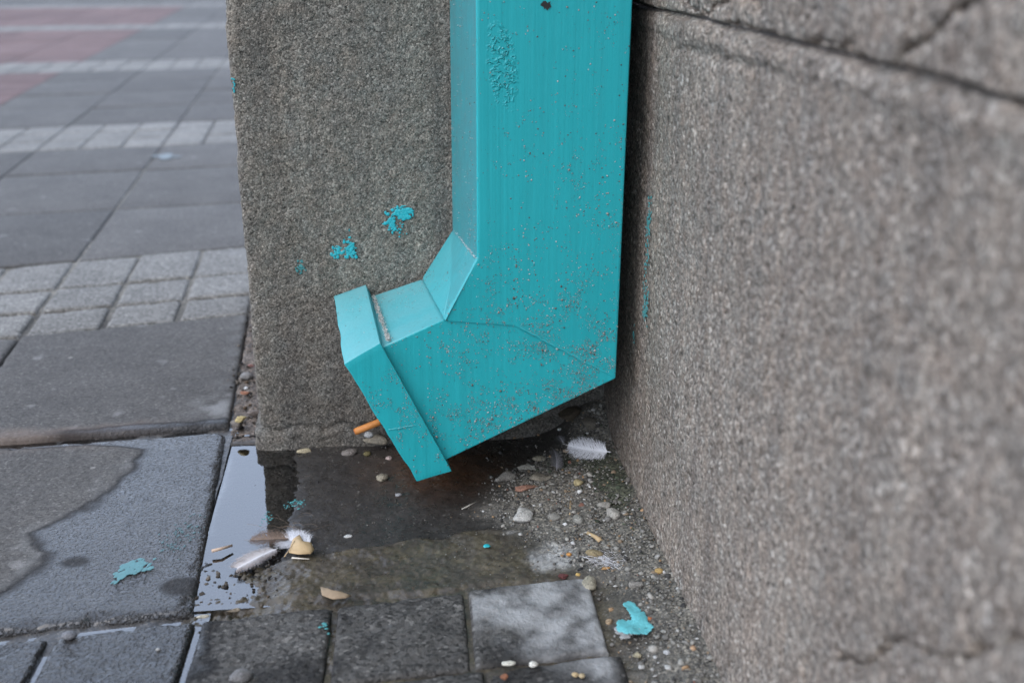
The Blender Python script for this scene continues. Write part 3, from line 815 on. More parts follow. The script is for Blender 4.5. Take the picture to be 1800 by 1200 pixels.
# grit splashed up on the pipe: tiny raised grains, thickest towards the heel and foot
def pipe_grit():
    fn = np.array([-.0649, .9979, 0.]); f0 = np.array([-.161, 0, 0]) - fn * .1552
    n = 90000
    x = RNG.uniform(-.235, -.022, n); z = RNG.uniform(.045, .47, n)
    inside = np.ones(n, bool)
    # outline of pipe and elbow front
    poly = [(-.150, .6), (-.150, .242), (-.181, .188), (-.228, .168), (-.178, .052), (-.022, .121), (-.021, .6)]
    ins = np.zeros(n, bool)
    for (ax, az), (bx, bz) in zip(poly, poly[1:] + poly[:1]):
        c = ((az > z) != (bz > z)) & (x < (bx - ax) * (z - az) / (bz - az + 1e-12) + ax)
        ins ^= c
    right = sst(-.19, -.05, x) ; low = sst(.47, .10, z)
    den = (.035 + .5 * low ** 1.5) * (.18 + .82 * right) + .3 * np.exp(-((z - .075 - .42 * (x + .178)) / .03) ** 2) * sst(-.0, -.06, x)
    den = den * (.15 + .85 * sst(.36, .74, fbm(x, z, 30, 41, 4))) * sst(.28, .66, fbm(x, z, 110, 19, 3))
    k = ins & (RNG.uniform(0, 1, n) < den * 1.75)
    x, z = x[k], z[k]
    y = f0[1] + (x - f0[0]) * (-fn[0] / fn[1])
    s = .00026 + .0005 * RNG.uniform(0, 1, len(x)) ** 2.5 + RNG.uniform(.0004, .0012, len(x)) * (RNG.uniform(0, 1, len(x)) > .982)
    P = np.stack([x, y - s * .15, z], 1)
    pal = np.array([(.27, .25, .22), (.40, .385, .355), (.16, .13, .105), (.09, .075, .06), (.21, .12, .085), (.5, .5, .48)])
    c = pal[RNG.choice(6, len(x), p=[.34, .2, .2, .12, .07, .07])]
    # left cheek of the pipe
    m = 5000
    yy = RNG.uniform(-.150, -.008, m); zz = RNG.uniform(.245, .47, m)
    kk = RNG.uniform(0, 1, m) < .10 + .28 * sst(.33, .25, zz) * sst(-.06, -.13, yy)
    kk &= RNG.uniform(0, 1, m) < sst(.35, .65, fbm(yy, zz, 60, 3, 3)) 
    yy, zz = yy[kk], zz[kk]; xx = -.1507 + (yy + .155) * (-.0745)
    s2 = .00025 + .0005 * RNG.uniform(0, 1, len(yy)) ** 2
    P = np.concatenate([P, np.stack([xx, yy, zz], 1)]); s = np.concatenate([s, s2])
    c = np.concatenate([c, pal[RNG.choice(6, len(yy), p=[.28, .34, .06, .04, .03, .25])]])
    # collar face
    m = 4000
    u = RNG.uniform(0, 1, m); v = RNG.uniform(.12, .95, m)
    A = np.array((-0.2663, -0.1706, 0.1530)); B = np.array((-0.2359, -0.1686, 0.1701)); C = np.array((-0.1772, -0.1648, 0.0441)); D = np.array((-0.2065, -0.1667, 0.0368))
    Q = (A * (1 - u)[:, None] + B * u[:, None]) * (1 - v)[:, None] + (D * (1 - u)[:, None] + C * u[:, None]) * v[:, None]
    kk = RNG.uniform(0, 1, m) < .16 * sst(.42, .6, fbm(Q[:, 0], Q[:, 2], 70, 5, 4)) * sst(.05, .3, v) * 2
    P = np.concatenate([P, Q[kk]]); s = np.concatenate([s, .00025 + .0005 * RNG.uniform(0, 1, kk.sum()) ** 2])
    c = np.concatenate([c, pal[RNG.choice(6, kk.sum(), p=[.36, .24, .16, .08, .06, .10])]])
    grains('splashed_grit', P, s, c, SPOUT, (-.09, -.08, 0), .5, 1, True, 8)
    # pale sand caught behind the collar, in the knee fold
    m = 900
    t = RNG.uniform(0, 1, m)[:, None]
    a = np.array((-0.2285, -0.1577, 0.1684)); b = np.array((-0.2419, -0.0200, 0.1654))
    P = a * (1 - t) + b * t + np.stack([RNG.normal(0, .0011, m) + .0004, RNG.normal(0, .001, m), np.abs(RNG.normal(0, .0007, m)) + .0006], 1)
    c = np.array([(.5, .48, .44), (.62, .61, .58), (.38, .36, .32), (.2, .19, .17)])[RNG.choice(4, m, p=[.4, .3, .22, .08])]
    s = RNG.uniform(.0003, .0007, m)
    t = RNG.uniform(0, 1, 260)[:, None] ** .6
    a = np.array((-0.1507, -0.1527, 0.2408)); b = np.array((-0.1613, -0.0200, 0.2320))
    P2 = b * (1 - t) + a * t + np.stack([RNG.normal(0, .0007, 260) - .0005, RNG.normal(0, .001, 260), np.abs(RNG.normal(0, .0006, 260)) + .0002], 1)
    P = np.concatenate([P, P2]); s = np.concatenate([s, RNG.uniform(.0002, .00045, 260)]); c = np.concatenate([c, np.full((260, 3), .5)])
    tag(grains('sand', P, s, c, None, (0, 0, 0), .8, 2, False, 9), 'pale sand caught in the folds behind the turquoise collar', 'sand')
pipe_grit()

# ---------------------------------------------------------------- single stones, chips and fragments
STONES = [
    (-0.2728, -0.0247, -0.0039, 0.0178, 0.0113, 0.0073, (0.16, 0.14, 0.122), 0.1, 'pebble', 'round brown-grey pebble at the foot of the grey pillar, left of the pipe mouth', ''),
    (-0.2403, -0.0843, -0.0039, 0.0153, 0.015, 0.0098, (0.235, 0.206, 0.15), 0.8, 'stone', 'angular grey-beige stone alone on the wet concrete below the pipe collar', ''),
    (-0.2432, -0.009, 0.001, 0.0312, 0.0183, 0.0119, (0.225, 0.198, 0.15), 0.9, 'concrete_chunk', 'beige concrete chunk wedged behind the pipe collar under the orange filter', ''),
    (-0.2515, -0.0254, 0.016, 0.01, 0.0095, 0.0062, (0.281, 0.281, 0.271), 0.05, 'pebble', 'smooth grey pebble perched on the beige concrete chunk', ''),
    (-0.254, -0.0282, -0.0039, 0.0089, 0.0079, 0.0051, (0.112, 0.094, 0.037), 0.3, 'pebble', 'small olive yellow pebble in front of the beige concrete chunk', ''),
    (-0.2319, -0.0409, -0.0039, 0.0076, 0.0072, 0.0047, (0.319, 0.244, 0.216), 0.3, 'pebble', 'small pinkish pebble on the wet rusty patch beside the pipe collar', ''),
    (-0.3191, -0.0132, -0.0047, 0.0179, 0.009, 0.0059, (0.338, 0.29, 0.188), 0.9, 'stone_flake', 'flat cream stone flake lying by the foot of the pillar', ''),
    (-0.3562, -0.0001, -0.0099, 0.0084, 0.0051, 0.0033, (0.122, 0.122, 0.112), 0.5, 'stone_flake', 'small dark flat flake at the left foot of the pillar, beside the puddle', ''),
    (-0.3994, 0.1871, -0.0, 0.0165, 0.0163, 0.0107, (0.188, 0.179, 0.169), 0.5, 'stone', 'grey stone in the dirt gap between paving slab and pillar', ''),
    (-0.3926, 0.0485, -0.0, 0.0174, 0.02, 0.0122, (0.14, 0.122, 0.104), 0.9, 'stone', 'dark rock with yellow top at the puddle end of the dirt gap', ''),
    (-0.3883, 0.035, 0.0129, 0.0134, 0.0105, 0.0068, (0.356, 0.281, 0.131), 0.9, 'stone_flake', 'yellowish broken flake on the dark rock at the puddle end', ''),
    (-0.2705, -0.1921, -0.0039, 0.0082, 0.0048, 0.0032, (0.469, 0.469, 0.44), 0.3, 'pebble', 'small white oval chip on the dark wet concrete right of the feathers', ''),
    (-0.1124, -0.1865, 0.0004, 0.0209, 0.0198, 0.0129, (0.394, 0.38, 0.346), 0.95, 'stone', 'largest pale grey triangular stone in the gravel below the pipe', ''),
    (-0.0697, -0.2923, -0.0042, 0.0133, 0.0198, 0.0093, (0.281, 0.254, 0.188), 0.1, 'pebble', 'large beige oval pebble upright beside the pale paving sett', ''),
    (-0.0373, -0.1817, 0.0063, 0.0158, 0.013, 0.0085, (0.29, 0.271, 0.235), 0.6, 'mortar_lump', 'pale mortar lump by the mossy wall foot, upper half of a broken pair', ''),
    (-0.0313, -0.199, 0.0066, 0.0156, 0.0138, 0.009, (0.29, 0.271, 0.235), 0.6, 'mortar_lump', 'pale mortar lump by the mossy wall foot, lower half of a broken pair', ''),
    (-0.1013, -0.131, 0.0018, 0.0253, 0.0104, 0.0068, (0.281, 0.15, 0.104), 0.6, 'brick_fragment', 'long pinkish brick fragment in the gravel under the pipe', ''),
    (-0.0929, -0.0895, 0.0016, 0.024, 0.0108, 0.0071, (0.206, 0.198, 0.169), 0.7, 'stone', 'flat grey stone just under the pipe, above the brick fragment', ''),
    (-0.1181, -0.0995, -0.0019, 0.026, 0.0172, 0.0112, (0.188, 0.174, 0.15), 0.9, 'stone', 'crumbly brown-grey stone under the pipe, left of the flat grey stone', ''),
    (-0.0849, -0.1135, 0.0029, 0.0224, 0.0138, 0.009, (0.188, 0.169, 0.131), 0.7, 'stone', 'dull brown stone right of the brick fragment', ''),
    (-0.0792, -0.0671, 0.0, 0.0151, 0.01, 0.0065, (0.244, 0.216, 0.16), 0.4, 'stone', 'small beige stone under the pipe beside the dark feather', ''),
    (-0.0509, -0.1325, 0.0054, 0.0105, 0.0099, 0.0065, (0.319, 0.263, 0.14), 0.4, 'pebble', 'yellowish pebble in the gravel touching a white chip', ''),
    (-0.0531, -0.1505, 0.0052, 0.0081, 0.0067, 0.0044, (0.562, 0.562, 0.534), 0.8, 'stone_chip', 'bright white chip touching the yellowish pebble', ''),
    (-0.0802, -0.252, 0.0013, 0.0049, 0.0051, 0.0034, (0.469, 0.225, 0.066), 0.2, 'pebble', 'tiny orange pebble beside the pale cement smear', ''),
    (-0.0743, -0.2747, 0.0002, 0.0058, 0.0055, 0.0036, (0.014, 0.014, 0.016), 0.7, 'coal_bit', 'black coal-like bit above the large beige oval pebble', ''),
    (-0.091, -0.2815, -0.0017, 0.0114, 0.0063, 0.0041, (0.112, 0.037, 0.033), 0.6, 'brick_fragment', 'dark red fragment at the top edge of the pale sett', ''),
    (-0.0774, -0.2812, -0.0009, 0.0048, 0.005, 0.0033, (0.423, 0.281, 0.094), 0.3, 'pebble', 'tiny yellow pebble left of the large beige oval pebble', ''),
    (-0.0121, -0.2958, 0.0073, 0.0076, 0.0072, 0.0047, (0.338, 0.225, 0.085), 0.3, 'pebble', 'ochre pebble lying close to the foot of the right wall', ''),
    (-0.0345, -0.3096, 0.0038, 0.0121, 0.0084, 0.0055, (0.254, 0.235, 0.206), 0.8, 'stone_flake', 'flat grey flake between the beige oval pebble and the wall', ''),
    (-0.1316, -0.3966, -0.0, 0.0075, 0.006, 0.0039, (0.619, 0.6, 0.525), 0.4, 'stone_chip', 'plump white chip in the lower joint of the pale sett', ''),
    (-0.1493, -0.3932, -0.0, 0.0109, 0.0056, 0.0036, (0.516, 0.498, 0.413), 0.5, 'stone_chip', 'elongated cream chip in the lower joint of the pale sett', ''),
    (-0.1535, -0.4079, -0.0, 0.0074, 0.0059, 0.0038, (0.225, 0.094, 0.048), 0.6, 'brick_fragment', 'rust-brown fragment below the elongated cream chip', ''),
    (-0.1029, -0.4113, -0.0, 0.0054, 0.0047, 0.0031, (0.413, 0.309, 0.169), 0.3, 'pebble', 'tan pebble in the lower joint, left of its twin', ''),
    (-0.0982, -0.4132, -0.0, 0.0049, 0.0047, 0.0031, (0.44, 0.346, 0.206), 0.3, 'pebble', 'tan pebble in the lower joint, right of its twin', ''),
    (-0.0345, -0.3548, 0.0038, 0.0071, 0.0051, 0.0033, (0.469, 0.16, 0.066), 0.7, 'brick_fragment', 'bright orange fragment at the right edge of the turquoise paint blob', ''),
    (-0.0633, -0.2013, 0.0045, 0.0103, 0.0137, 0.0072, (0.225, 0.216, 0.188), 0.2, 'pebble', 'dull grey oval pebble in the middle of the gravel, upright', ''),
    (-0.0831, -0.1914, 0.003, 0.0135, 0.0109, 0.0071, (0.188, 0.179, 0.155), 0.5, 'stone', 'dusty grey stone right of the pale triangular stone', ''),
    (-0.0597, -0.259, 0.0044, 0.0166, 0.0102, 0.0067, (0.216, 0.169, 0.094), 0.5, 'stone', 'half buried brown stone above the white down tuft', ''),
    (-0.0541, -0.2802, 0.0035, 0.0096, 0.0055, 0.0036, (0.375, 0.206, 0.075), 0.8, 'brick_fragment', 'orange-brown crumb below the white down tuft', ''),
    (-0.0385, -0.0056, 0.0171, 0.0281, 0.0279, 0.0182, (0.066, 0.051, 0.033), 0.6, 'stone', 'large brown stone hidden in the shade under the pipe', ''),
    (-0.0203, -0.0333, 0.021, 0.0204, 0.0193, 0.0126, (0.122, 0.107, 0.085), 0.8, 'stone', 'rough grey stone in the shade of the wall corner', ''),
    (-0.0495, -0.0136, 0.008, 0.0061, 0.0046, 0.003, (0.469, 0.469, 0.431), 0.4, 'stone_chip', 'small white chip in the shade under the pipe', ''),
    (-0.0509, -0.0626, 0.0062, 0.007, 0.0056, 0.0036, (0.338, 0.263, 0.188), 0.4, 'pebble', 'small buff pebble left of the white feather', ''),
    (-0.2242, -0.1194, -0.0039, 0.0071, 0.0052, 0.0034, (0.263, 0.263, 0.263), 0.3, 'pebble', 'small grey pebble between the paint specks on wet concrete', ''),
    (-0.3805, -0.3085, -0.0, 0.0107, 0.0038, 0.0025, (0.394, 0.356, 0.271), 0.05, 'seed', 'flat pale seed lying at the slab corner above the joint', ''),
    (-0.4775, -0.3237, -0.0, 0.0117, 0.009, 0.0059, (0.14, 0.14, 0.145), 0.05, 'pebble', 'round grey glassy pebble in the wet joint between dark setts', ''),
    (-0.3424, -0.3883, -0.0, 0.018, 0.014, 0.0091, (0.15, 0.145, 0.14), 0.4, 'mortar_lump', 'low grey mortar lump stuck on the dark sett at the bottom edge', ''),
    (-0.3581, -0.3027, -0.0, 0.0117, 0.0047, 0.0031, (0.206, 0.169, 0.122), 0.6, 'stone_flake', 'brown sliver at the top edge of the dark sett', ''),
    (-0.4077, -0.3476, -0.0, 0.0038, 0.0032, 0.0021, (0.328, 0.319, 0.3), 0.4, 'stone_chip', 'tiny pale chip on the bluish wet sett at lower left', ''),
    (-0.0526, -0.3927, -0.0014, 0.0076, 0.0089, 0.0054, (0.281, 0.244, 0.16), 0.7, 'stone_flake', 'buff flake just below the turquoise paint blob', ''),
    (-0.0318, -0.3987, 0.0041, 0.0055, 0.0048, 0.0031, (0.394, 0.394, 0.384), 0.4, 'stone_chip', 'pale grey chip near the bottom, by the wall foot', ''),
    (-0.0406, -0.3997, 0.0018, 0.0038, 0.0032, 0.0021, (0.394, 0.394, 0.375), 0.4, 'stone_chip', 'small round white chip below right of the paint blob', ''),
    (-0.0354, -0.4146, 0.0029, 0.005, 0.0063, 0.0035, (0.469, 0.459, 0.431), 0.6, 'stone_chip', 'white tapered chip at the bottom edge beside the wall', ''),
    (-0.0118, -0.3982, 0.0059, 0.0051, 0.006, 0.0036, (0.394, 0.254, 0.15), 0.5, 'pebble', 'peach-coloured pebble at the wall foot near the bottom edge', ''),
    (-0.0638, -0.345, -0.0042, 0.0063, 0.0064, 0.0042, (0.338, 0.244, 0.15), 0.6, 'stone_flake', 'tan flake at the left edge of the turquoise paint blob', ''),
    (-0.3966, 0.1541, -0.0, 0.0054, 0.0051, 0.0033, (0.562, 0.562, 0.544), 0.3, 'stone_chip', 'tiny white chip below the grey stone in the dirt gap', ''),
    (-0.3961, 0.1377, -0.0, 0.0119, 0.0076, 0.0049, (0.244, 0.112, 0.066), 0.7, 'brick_fragment', 'red-brown crumb in the dirt gap below the grey stone', ''),
    (-0.3993, 0.2251, -0.0, 0.0113, 0.006, 0.0039, (0.225, 0.112, 0.094), 0.7, 'brick_fragment', 'red-brown crumb in the dirt gap above the grey stone', ''),
    (-0.3796, 0.0808, -0.0031, 0.0191, 0.0133, 0.0087, (0.16, 0.131, 0.112), 0.7, 'stone', 'rough brown stone against the pillar corner by the puddle', ''),
    (-0.0529, -0.1732, 0.0052, 0.0064, 0.0045, 0.003, (0.375, 0.375, 0.356), 0.4, 'stone_chip', 'pale chip below the white chip and yellowish pebble', ''),
]

def stone_mesh(name, sx, sy, sz, ang, seed):
    rng = np.random.default_rng(seed)
    V, F = ico(3 if sx > .009 else 2)
    V = V.copy()
    if ang > .25:
        for _ in range(int(5 + 9 * ang)):
            d = rng.normal(size=3); d /= np.linalg.norm(d)
            h = rng.uniform(.36, .82) if ang > .5 else rng.uniform(.75, .98)
            pr = V @ d
            V = V - np.clip(pr - h, 0, None)[:, None] * d[None] * .93
    r = 1 + (fbm(V[:, 0] + seed, V[:, 1] + V[:, 2] * .7, 1.3, seed, 3) - .5) * (.25 + .35 * ang) + (fbm(V[:, 0] + V[:, 2], V[:, 1] - V[:, 2] + seed, 5, seed, 2) - .5) * .12 * ang
    V = V * r[:, None]
    V = V / (np.abs(V).max(0)) 
    a = rng.uniform(-.4, .4) * (1 if abs(sx - sy) < .4 * sx else .15)
    V = V * np.array([sx, sy, sz]) * .5
    V = V @ np.array([[math.cos(a), math.sin(a), 0], [-math.sin(a), math.cos(a), 0], [0, 0, 1]])
    return fast_mesh(name, V, F, ang < .45)
for i, (x, y, z, sx, sy, sz, c, ang, name, label, group) in enumerate(STONES):
    me = stone_mesh(name, sx, sy, sz, ang, 100 + i)
    o = link(name, me, None, [stone_mat(name + '_stone', c, .55 if ang < .2 else .85)])
    o.location = (x, y, z + sz * .28)
    tag(o, label, name.replace('_', ' '))

# ---------------------------------------------------------------- paint spilt on ground and walls
def blob(name, centres, frame, label, mat, thick=.0007, lump=True, cat='paint'):
    """centres: (u, v, ru, rv); frame maps (u, v, w) to the world; low irregular domes that run together"""
    V = []; F = []
    for (u, v, ru, rv) in centres:
        k = 18; b = len(V); s = random.random() * 99
        V.append(frame(u, v, thick * random.uniform(.8, 1.3)))
        for r_, w in ((.55, .9), (.85, .6), (1., -.2)):
            for i in range(k):
                a = 2 * math.pi * i / k
                q = r_ * (.72 + .56 * float(vnoise(np.array([math.cos(a) * 1.2 + s]), np.array([math.sin(a) * 1.2 + s]), 1.5, 3)[0]))
                V.append(frame(u + math.cos(a) * ru * q, v + math.sin(a) * rv * q, thick * w * random.uniform(.85, 1.15)))
        for i in range(k):
            j = (i + 1) % k
            F.append((b, b + 1 + i, b + 1 + j))
            for q in (0, 1):
                o_ = b + 1 + q * k
                F.append((o_ + i, o_ + k + i, o_ + k + j, o_ + j))
    o = link(name, mesh(name, V, F, True), None, [mat])
    tag(o, label, cat)
    c = centres[0]
    recentre(o, frame(c[0], c[1], 0))
    return o
def scat(u, v, su, sv, n, r0, r1, seed):
    rng = random.Random(seed)
    return [(u + rng.gauss(0, su), v + rng.gauss(0, sv), rng.uniform(r0, r1), rng.uniform(r0, r1)) for _ in range(n)]
fr_pier = lambda u, v, w: (u, -.0006 - w, v)
fr_wall = lambda u, v, w: (-.0007 - w, u, v)
def fr_gnd(z): return lambda u, v, w: (u, v, z + w)
def fr_soil(u, v, w): return (u, v, float(height(np.array(u), np.array(v))) + .0018 + w)
M_DAUB_FAINT = plain('faint_turquoise_daub', (.06, .125, .13), .5, .3, 500)
M_DAUB_WORN = plain('worn_turquoise_daub', (.075, .21, .22), .5, .35, 500)
blob('paint_splash', scat(-.211, .245, .0055, .003, 60, .0006, .0028, 1) + scat(-.221, .236, .0022, .006, 50, .0005, .002, 2) + scat(-.214, .228, .004, .004, 16, .0004, .0011, 21), fr_pier, 'largest and uppermost turquoise paint dab on the pillar face beside the pipe', M_DAUB, .0005)
blob('paint_splash', scat(-.274, .208, .004, .003, 40, .0005, .0022, 3) + scat(-.263, .210, .0028, .0055, 55, .0005, .002, 4), fr_pier, 'middle turquoise paint dab on the pillar face above the collar', M_DAUB, .0005)
blob('paint_splash', scat(-.313, .192, .0025, .0028, 22, .0005, .0017, 5), fr_pier, 'small faint turquoise paint dab, lowest and leftmost on the pillar face', M_DAUB_OLD, .0005)
blob('paint_splash', scat(-.3635, .371, .0008, .004, 9, .0006, .0012, 6), fr_pier, 'tiny turquoise paint dab high on the left edge of the pillar', M_DAUB, .0007)
blob('paint_splash', scat(-.156, .255, .004, .024, 80, .0005, .0018, 7) + scat(-.161, .195, .005, .009, 60, .0005, .0018, 8), fr_wall, 'streak of turquoise paint on the right wall beside the pipe', M_DAUB_OLD, .0004)
blob('paint_splash', scat(-.122, .153, .003, .006, 14, .0004, .0013, 9), fr_wall, 'few turquoise paint flecks low on the right wall near the corner', M_DAUB_OLD, .0004)
px_, py_, _z = (-0.0487, -0.3564, -0.0003)
M_DAUB_PALE = plain('weathered_turquoise_paint', (.11, .40, .42), .55, .45, 260)
big = []
rg = random.Random(31)
for cu, cv, su, sv, n_ in ((.000, -.0105, .0085, .0046, 90), (.0065, .001, .0028, .0050, 46), (.0045, .012, .0020, .0045, 40), (.002, .019, .0022, .0012, 18), (-.006, -.004, .0030, .0022, 26)):
    for _ in range(n_):
        aa, ra = rg.uniform(0, 6.283), rg.random() ** .5 * 1.55
        big.append((cu + math.cos(aa) * ra * su, cv + math.sin(aa) * ra * sv, rg.uniform(.0016, .0034), rg.uniform(.0016, .0032)))
blob('paint_splash', big, lambda u, v, w: (px_ + u, py_ + v, .0062 + w + .0012 * math.sin(u * 260) * math.cos(v * 210)), 'large curled turquoise paint blob on the gravel beside the right wall', M_DAUB_PALE, .0005)
lime = [(rg.gauss(-.007, .0035), rg.gauss(-.013, .003), rg.uniform(.0015, .004), rg.uniform(.0012, .003)) for _ in range(60)]
blob('lime_crust', lime, lambda u, v, w: (px_ + u, py_ + v, .0054 + w), 'greyish white crust under the lower left edge of the turquoise paint blob', plain('lime_crust', (.26, .26, .25), .8, .3, 260), .0006, cat='crust')
sx0, sy0, _z = (-0.4506, -0.2325, 0.0000)
blob('paint_splash', scat(0, 0, .0050, .0060, 70, .0008, .0035, 11), lambda u, v, w: (sx0 + u + v * .45, sy0 + v * 1.3, .0011 + w * .5), 'turquoise paint spot on the wet paving slab', M_DAUB_WORN, .0003)
sx1, sy1, _z = (-0.4190, -0.1830, 0.0000)
blob('paint_splash', scat(0, 0, .008, .011, 90, .0003, .0012, 12), lambda u, v, w: (sx1 + u + v * .4, sy1 + v * 1.5, .0009 + w * .4), 'worn speckle of turquoise paint on the wet slab nearer the puddle', M_DAUB_FAINT, .0004)
blob('paint_splash', scat(-.322, -.125, .006, .006, 40, .0004, .0014, 13), lambda u, v, w: (u, v, max(WATER, float(height(np.array(u), np.array(v))) + .0006) + w * .5), 'dark turquoise smear on the wet concrete right of the puddle', M_DAUB_OLD, .0005)
blob('paint_splash', scat(-.346, -.150, .003, .008, 24, .0004, .0012, 14), lambda u, v, w: (u, v, max(WATER, float(height(np.array(u), np.array(v))) + .0006) + w * .5), 'dark turquoise flecks at the puddle edge above the feathers', M_DAUB_OLD, .0005)
cx0, cy0, cz0 = (-0.1496, -0.2287, -0.0017)
blob('paint_flake', [(0, 0, .0035, .0028)], lambda u, v, w: (cx0 + u, cy0 + v, cz0 + .003 + w), 'single bright turquoise paint flake on the brown concrete strip', M_DAUB, .0009)
kx0, ky0, kz0 = (-0.2859, -0.3293, 0.0000)
blob('paint_splash', scat(0, 0, .0015, .004, 8, .0008, .002, 15), lambda u, v, w: (kx0 + u, ky0 + v, .0012 + w * .5), 'faint turquoise paint specks on the corner of a dark sett', M_DAUB_OLD, .0005)
wx0, wy0, _z = (-0.7420, 1.6229, 0.0000)
blob('paint_splash', scat(0, 0, .022, .016, 10, .006, .016, 16), lambda u, v, w: (wx0 + u, wy0 + v, .0016 + w * .5), 'pale bluish spot on a far paving slab', plain('pale_spot', (.15, .175, .18), .8), .0005)

# ---------------------------------------------------------------- feathers
def feather(name, L, W, curve, label, mA, mB, fluff=.3, n=190, group=None, seed=1, taper=None, spread=.0):
    """rachis along +x from quill (0) to tip (L); parts: rachis, vane"""
    rng = random.Random(seed)
    root = thing(name, label, 'feather')
    def spine(t): return Vector((L * t, curve * L * math.sin(t * 2.2) , .0015 + .25 * L * .12 * math.sin(t * 3.1)))
    V = []; F = []
    for i in range(25):
        t = i / 24; p = spine(t); r = .00055 * (1 - .8 * t) * (L / .05) ** .5
        for k in range(5):
            a = 2 * math.pi * k / 5; V.append(p + Vector((0, math.cos(a) * r, math.sin(a) * r)))
    for i in range(24):
        for k in range(5): F.append((i * 5 + k, i * 5 + (k + 1) % 5, i * 5 + 5 + (k + 1) % 5, i * 5 + 5 + k))
    me = mesh('rachis', V, F, True); set_float(me, 'along', np.zeros(len(V))); link('rachis', me, root, [mA])
    V = []; F = []; T = []
    for side in (1, -1):
        for i in range(n):
            t = .06 + .94 * (i + rng.random()) / n
            p = spine(t); tn = (spine(min(1, t + .02)) - spine(t - .02)).normalized(); nm = Vector((-tn.y, tn.x, 0)) * side
            prof = math.sin(min(1, .18 + t * .95) * math.pi) ** .6 if taper is None else taper(t)
            ln = W * prof * rng.uniform(.75, 1.08)
            lean = rng.uniform(.55, 1.0) - fluff * .4
            d = (nm + tn * lean).normalized()
            jag = rng.gauss(0, fluff * .5); wv = rng.gauss(0, fluff)
            b = len(V); K = 5
            for k in range(K + 1):
                s = k / K
                q = p + d * ln * s + tn * (jag * ln * s * s) + Vector((0, 0, (.10 + .5 * fluff * wv) * ln * math.sin(s * 1.9))) + nm * (wv * ln * .12 * math.sin(s * 4))
                w = (.00021 - .00014 * s)
                V += [q - tn * w, q + tn * w]; T += [s * .75 + .25 * t] * 2
            for k in range(K): F.append((b + 2 * k, b + 2 * k + 1, b + 2 * k + 3, b + 2 * k + 2))
    me = mesh('vane', V, F); set_float(me, 'along', T); link('vane', me, root, [mA if mB is None else mB])
    return root
MF_W = feather_mat('white_feather', (.74, .74, .76), (.60, .60, .62))
MF_G = feather_mat('grey_feather', (.34, .33, .35), (.15, .145, .15))
MF_B = feather_mat('dun_feather', (.66, .64, .64), (.34, .28, .25))
MF_D = feather_mat('brown_feather', (.22, .16, .12), (.14, .10, .08))
def put(o, p, rz, rx=0, ry=0):
    o.location = p; o.rotation_euler = (rx, ry, rz)
    return o
q0 = Vector((-0.0085, -0.0809, 0.0120)); q1 = Vector((-0.0483, -0.0627, 0.0200))
d = q1 - q0
put(feather('feather', d.length * 1.12, .0145, .10, 'white downy feather on the gravel at the foot of the right wall', MF_W, MF_W, .42, 330, None, 3), q0, math.atan2(d.y, d.x), -.75, -.12)
q0 = Vector((-0.0690, -0.1121, 0.0100)); q1 = Vector((-0.0682, -0.0628, 0.0120)); d = q1 - q0
put(feather('feather', d.length * 1.05, .0085, -.06, 'dark grey down feather standing in the gravel under the pipe', MF_G, MF_G, .5, 260, None, 4), q0, math.atan2(d.y, d.x), .3)
q0 = Vector((-0.0530, -0.0563, 0.0120)); q1 = Vector((-0.0541, -0.0413, 0.0140)); d = q1 - q0
put(feather('feather', d.length * 1.2, .006, .05, 'small pale down tuft left of the white feather under the pipe', MF_W, MF_G, .6, 70, None, 5), q0, math.atan2(d.y, d.x))
q0 = Vector((-0.3311, -0.2104, -0.0020)); q1 = Vector((-0.3613, -0.2366, -0.0030)); d = q1 - q0
put(feather('feather', d.length * 1.05, .017, .03, 'white feather with dun edges lying in the edge of the puddle', MF_W, MF_B, .42, 420, None, 6, lambda t: (.5 + .55 * t) if t < .6 else .83 * (1 - (t - .6) * 1.2)), q0, math.atan2(d.y, d.x), .05)
q0 = Vector((-0.3186, -0.1978, 0.0000)); q1 = Vector((-0.3564, -0.1926, -0.0030)); d = q1 - q0
put(feather('feather', d.length * 1.1, .014, .12, 'brownish wet feather behind the white one at the puddle edge', MF_D, MF_D, .45, 300, None, 7), q0, math.atan2(d.y, d.x))
q0 = Vector((-0.3007, -0.2096, -0.0010)); q1 = Vector((-0.3301, -0.1966, 0.0000)); d = q1 - q0
put(feather('feather', d.length * 1.1, .018, .02, 'white downy feather half under the tan husk', MF_W, MF_W, .4, 380, None, 8), q0, math.atan2(d.y, d.x))

# tan husk, curled and pointed
def husk(name, outline, z0, bend, mat, label, cat, ry=0.):
    c = Vector((sum(p[0] for p in outline) / len(outline), sum(p[1] for p in outline) / len(outline), 0))
    bm = bmesh.new()
    n = len(outline)
    rings = []
    for s in (1., .75, .45, .15):
        rings.append([bm.verts.new((c.x + (p[0] - c.x) * s, c.y + (p[1] - c.y) * s, z0 + bend * (1 - s * s) + random.uniform(-.0004, .0004) + (.0018 * random.random() if s == 1. else 0))) for p in outline])
    for a, b in zip(rings[:-1], rings[1:]):
        for i in range(n): bm.faces.new([a[i], a[(i + 1) % n], b[(i + 1) % n], b[i]])
    bm.faces.new(rings[-1])
    for f in bm.faces: f.smooth = True
    bmesh.ops.recalc_face_normals(bm, faces=bm.faces)
    me = bpy.data.meshes.new(name); bm.to_mesh(me); bm.free()
    o = link(name, me, None, [mat])
    md = o.modifiers.new('solid', 'SOLIDIFY'); md.thickness = .0008; md.offset = 0
    recentre(o, (c.x, c.y, z0)); return tag(o, label, cat)
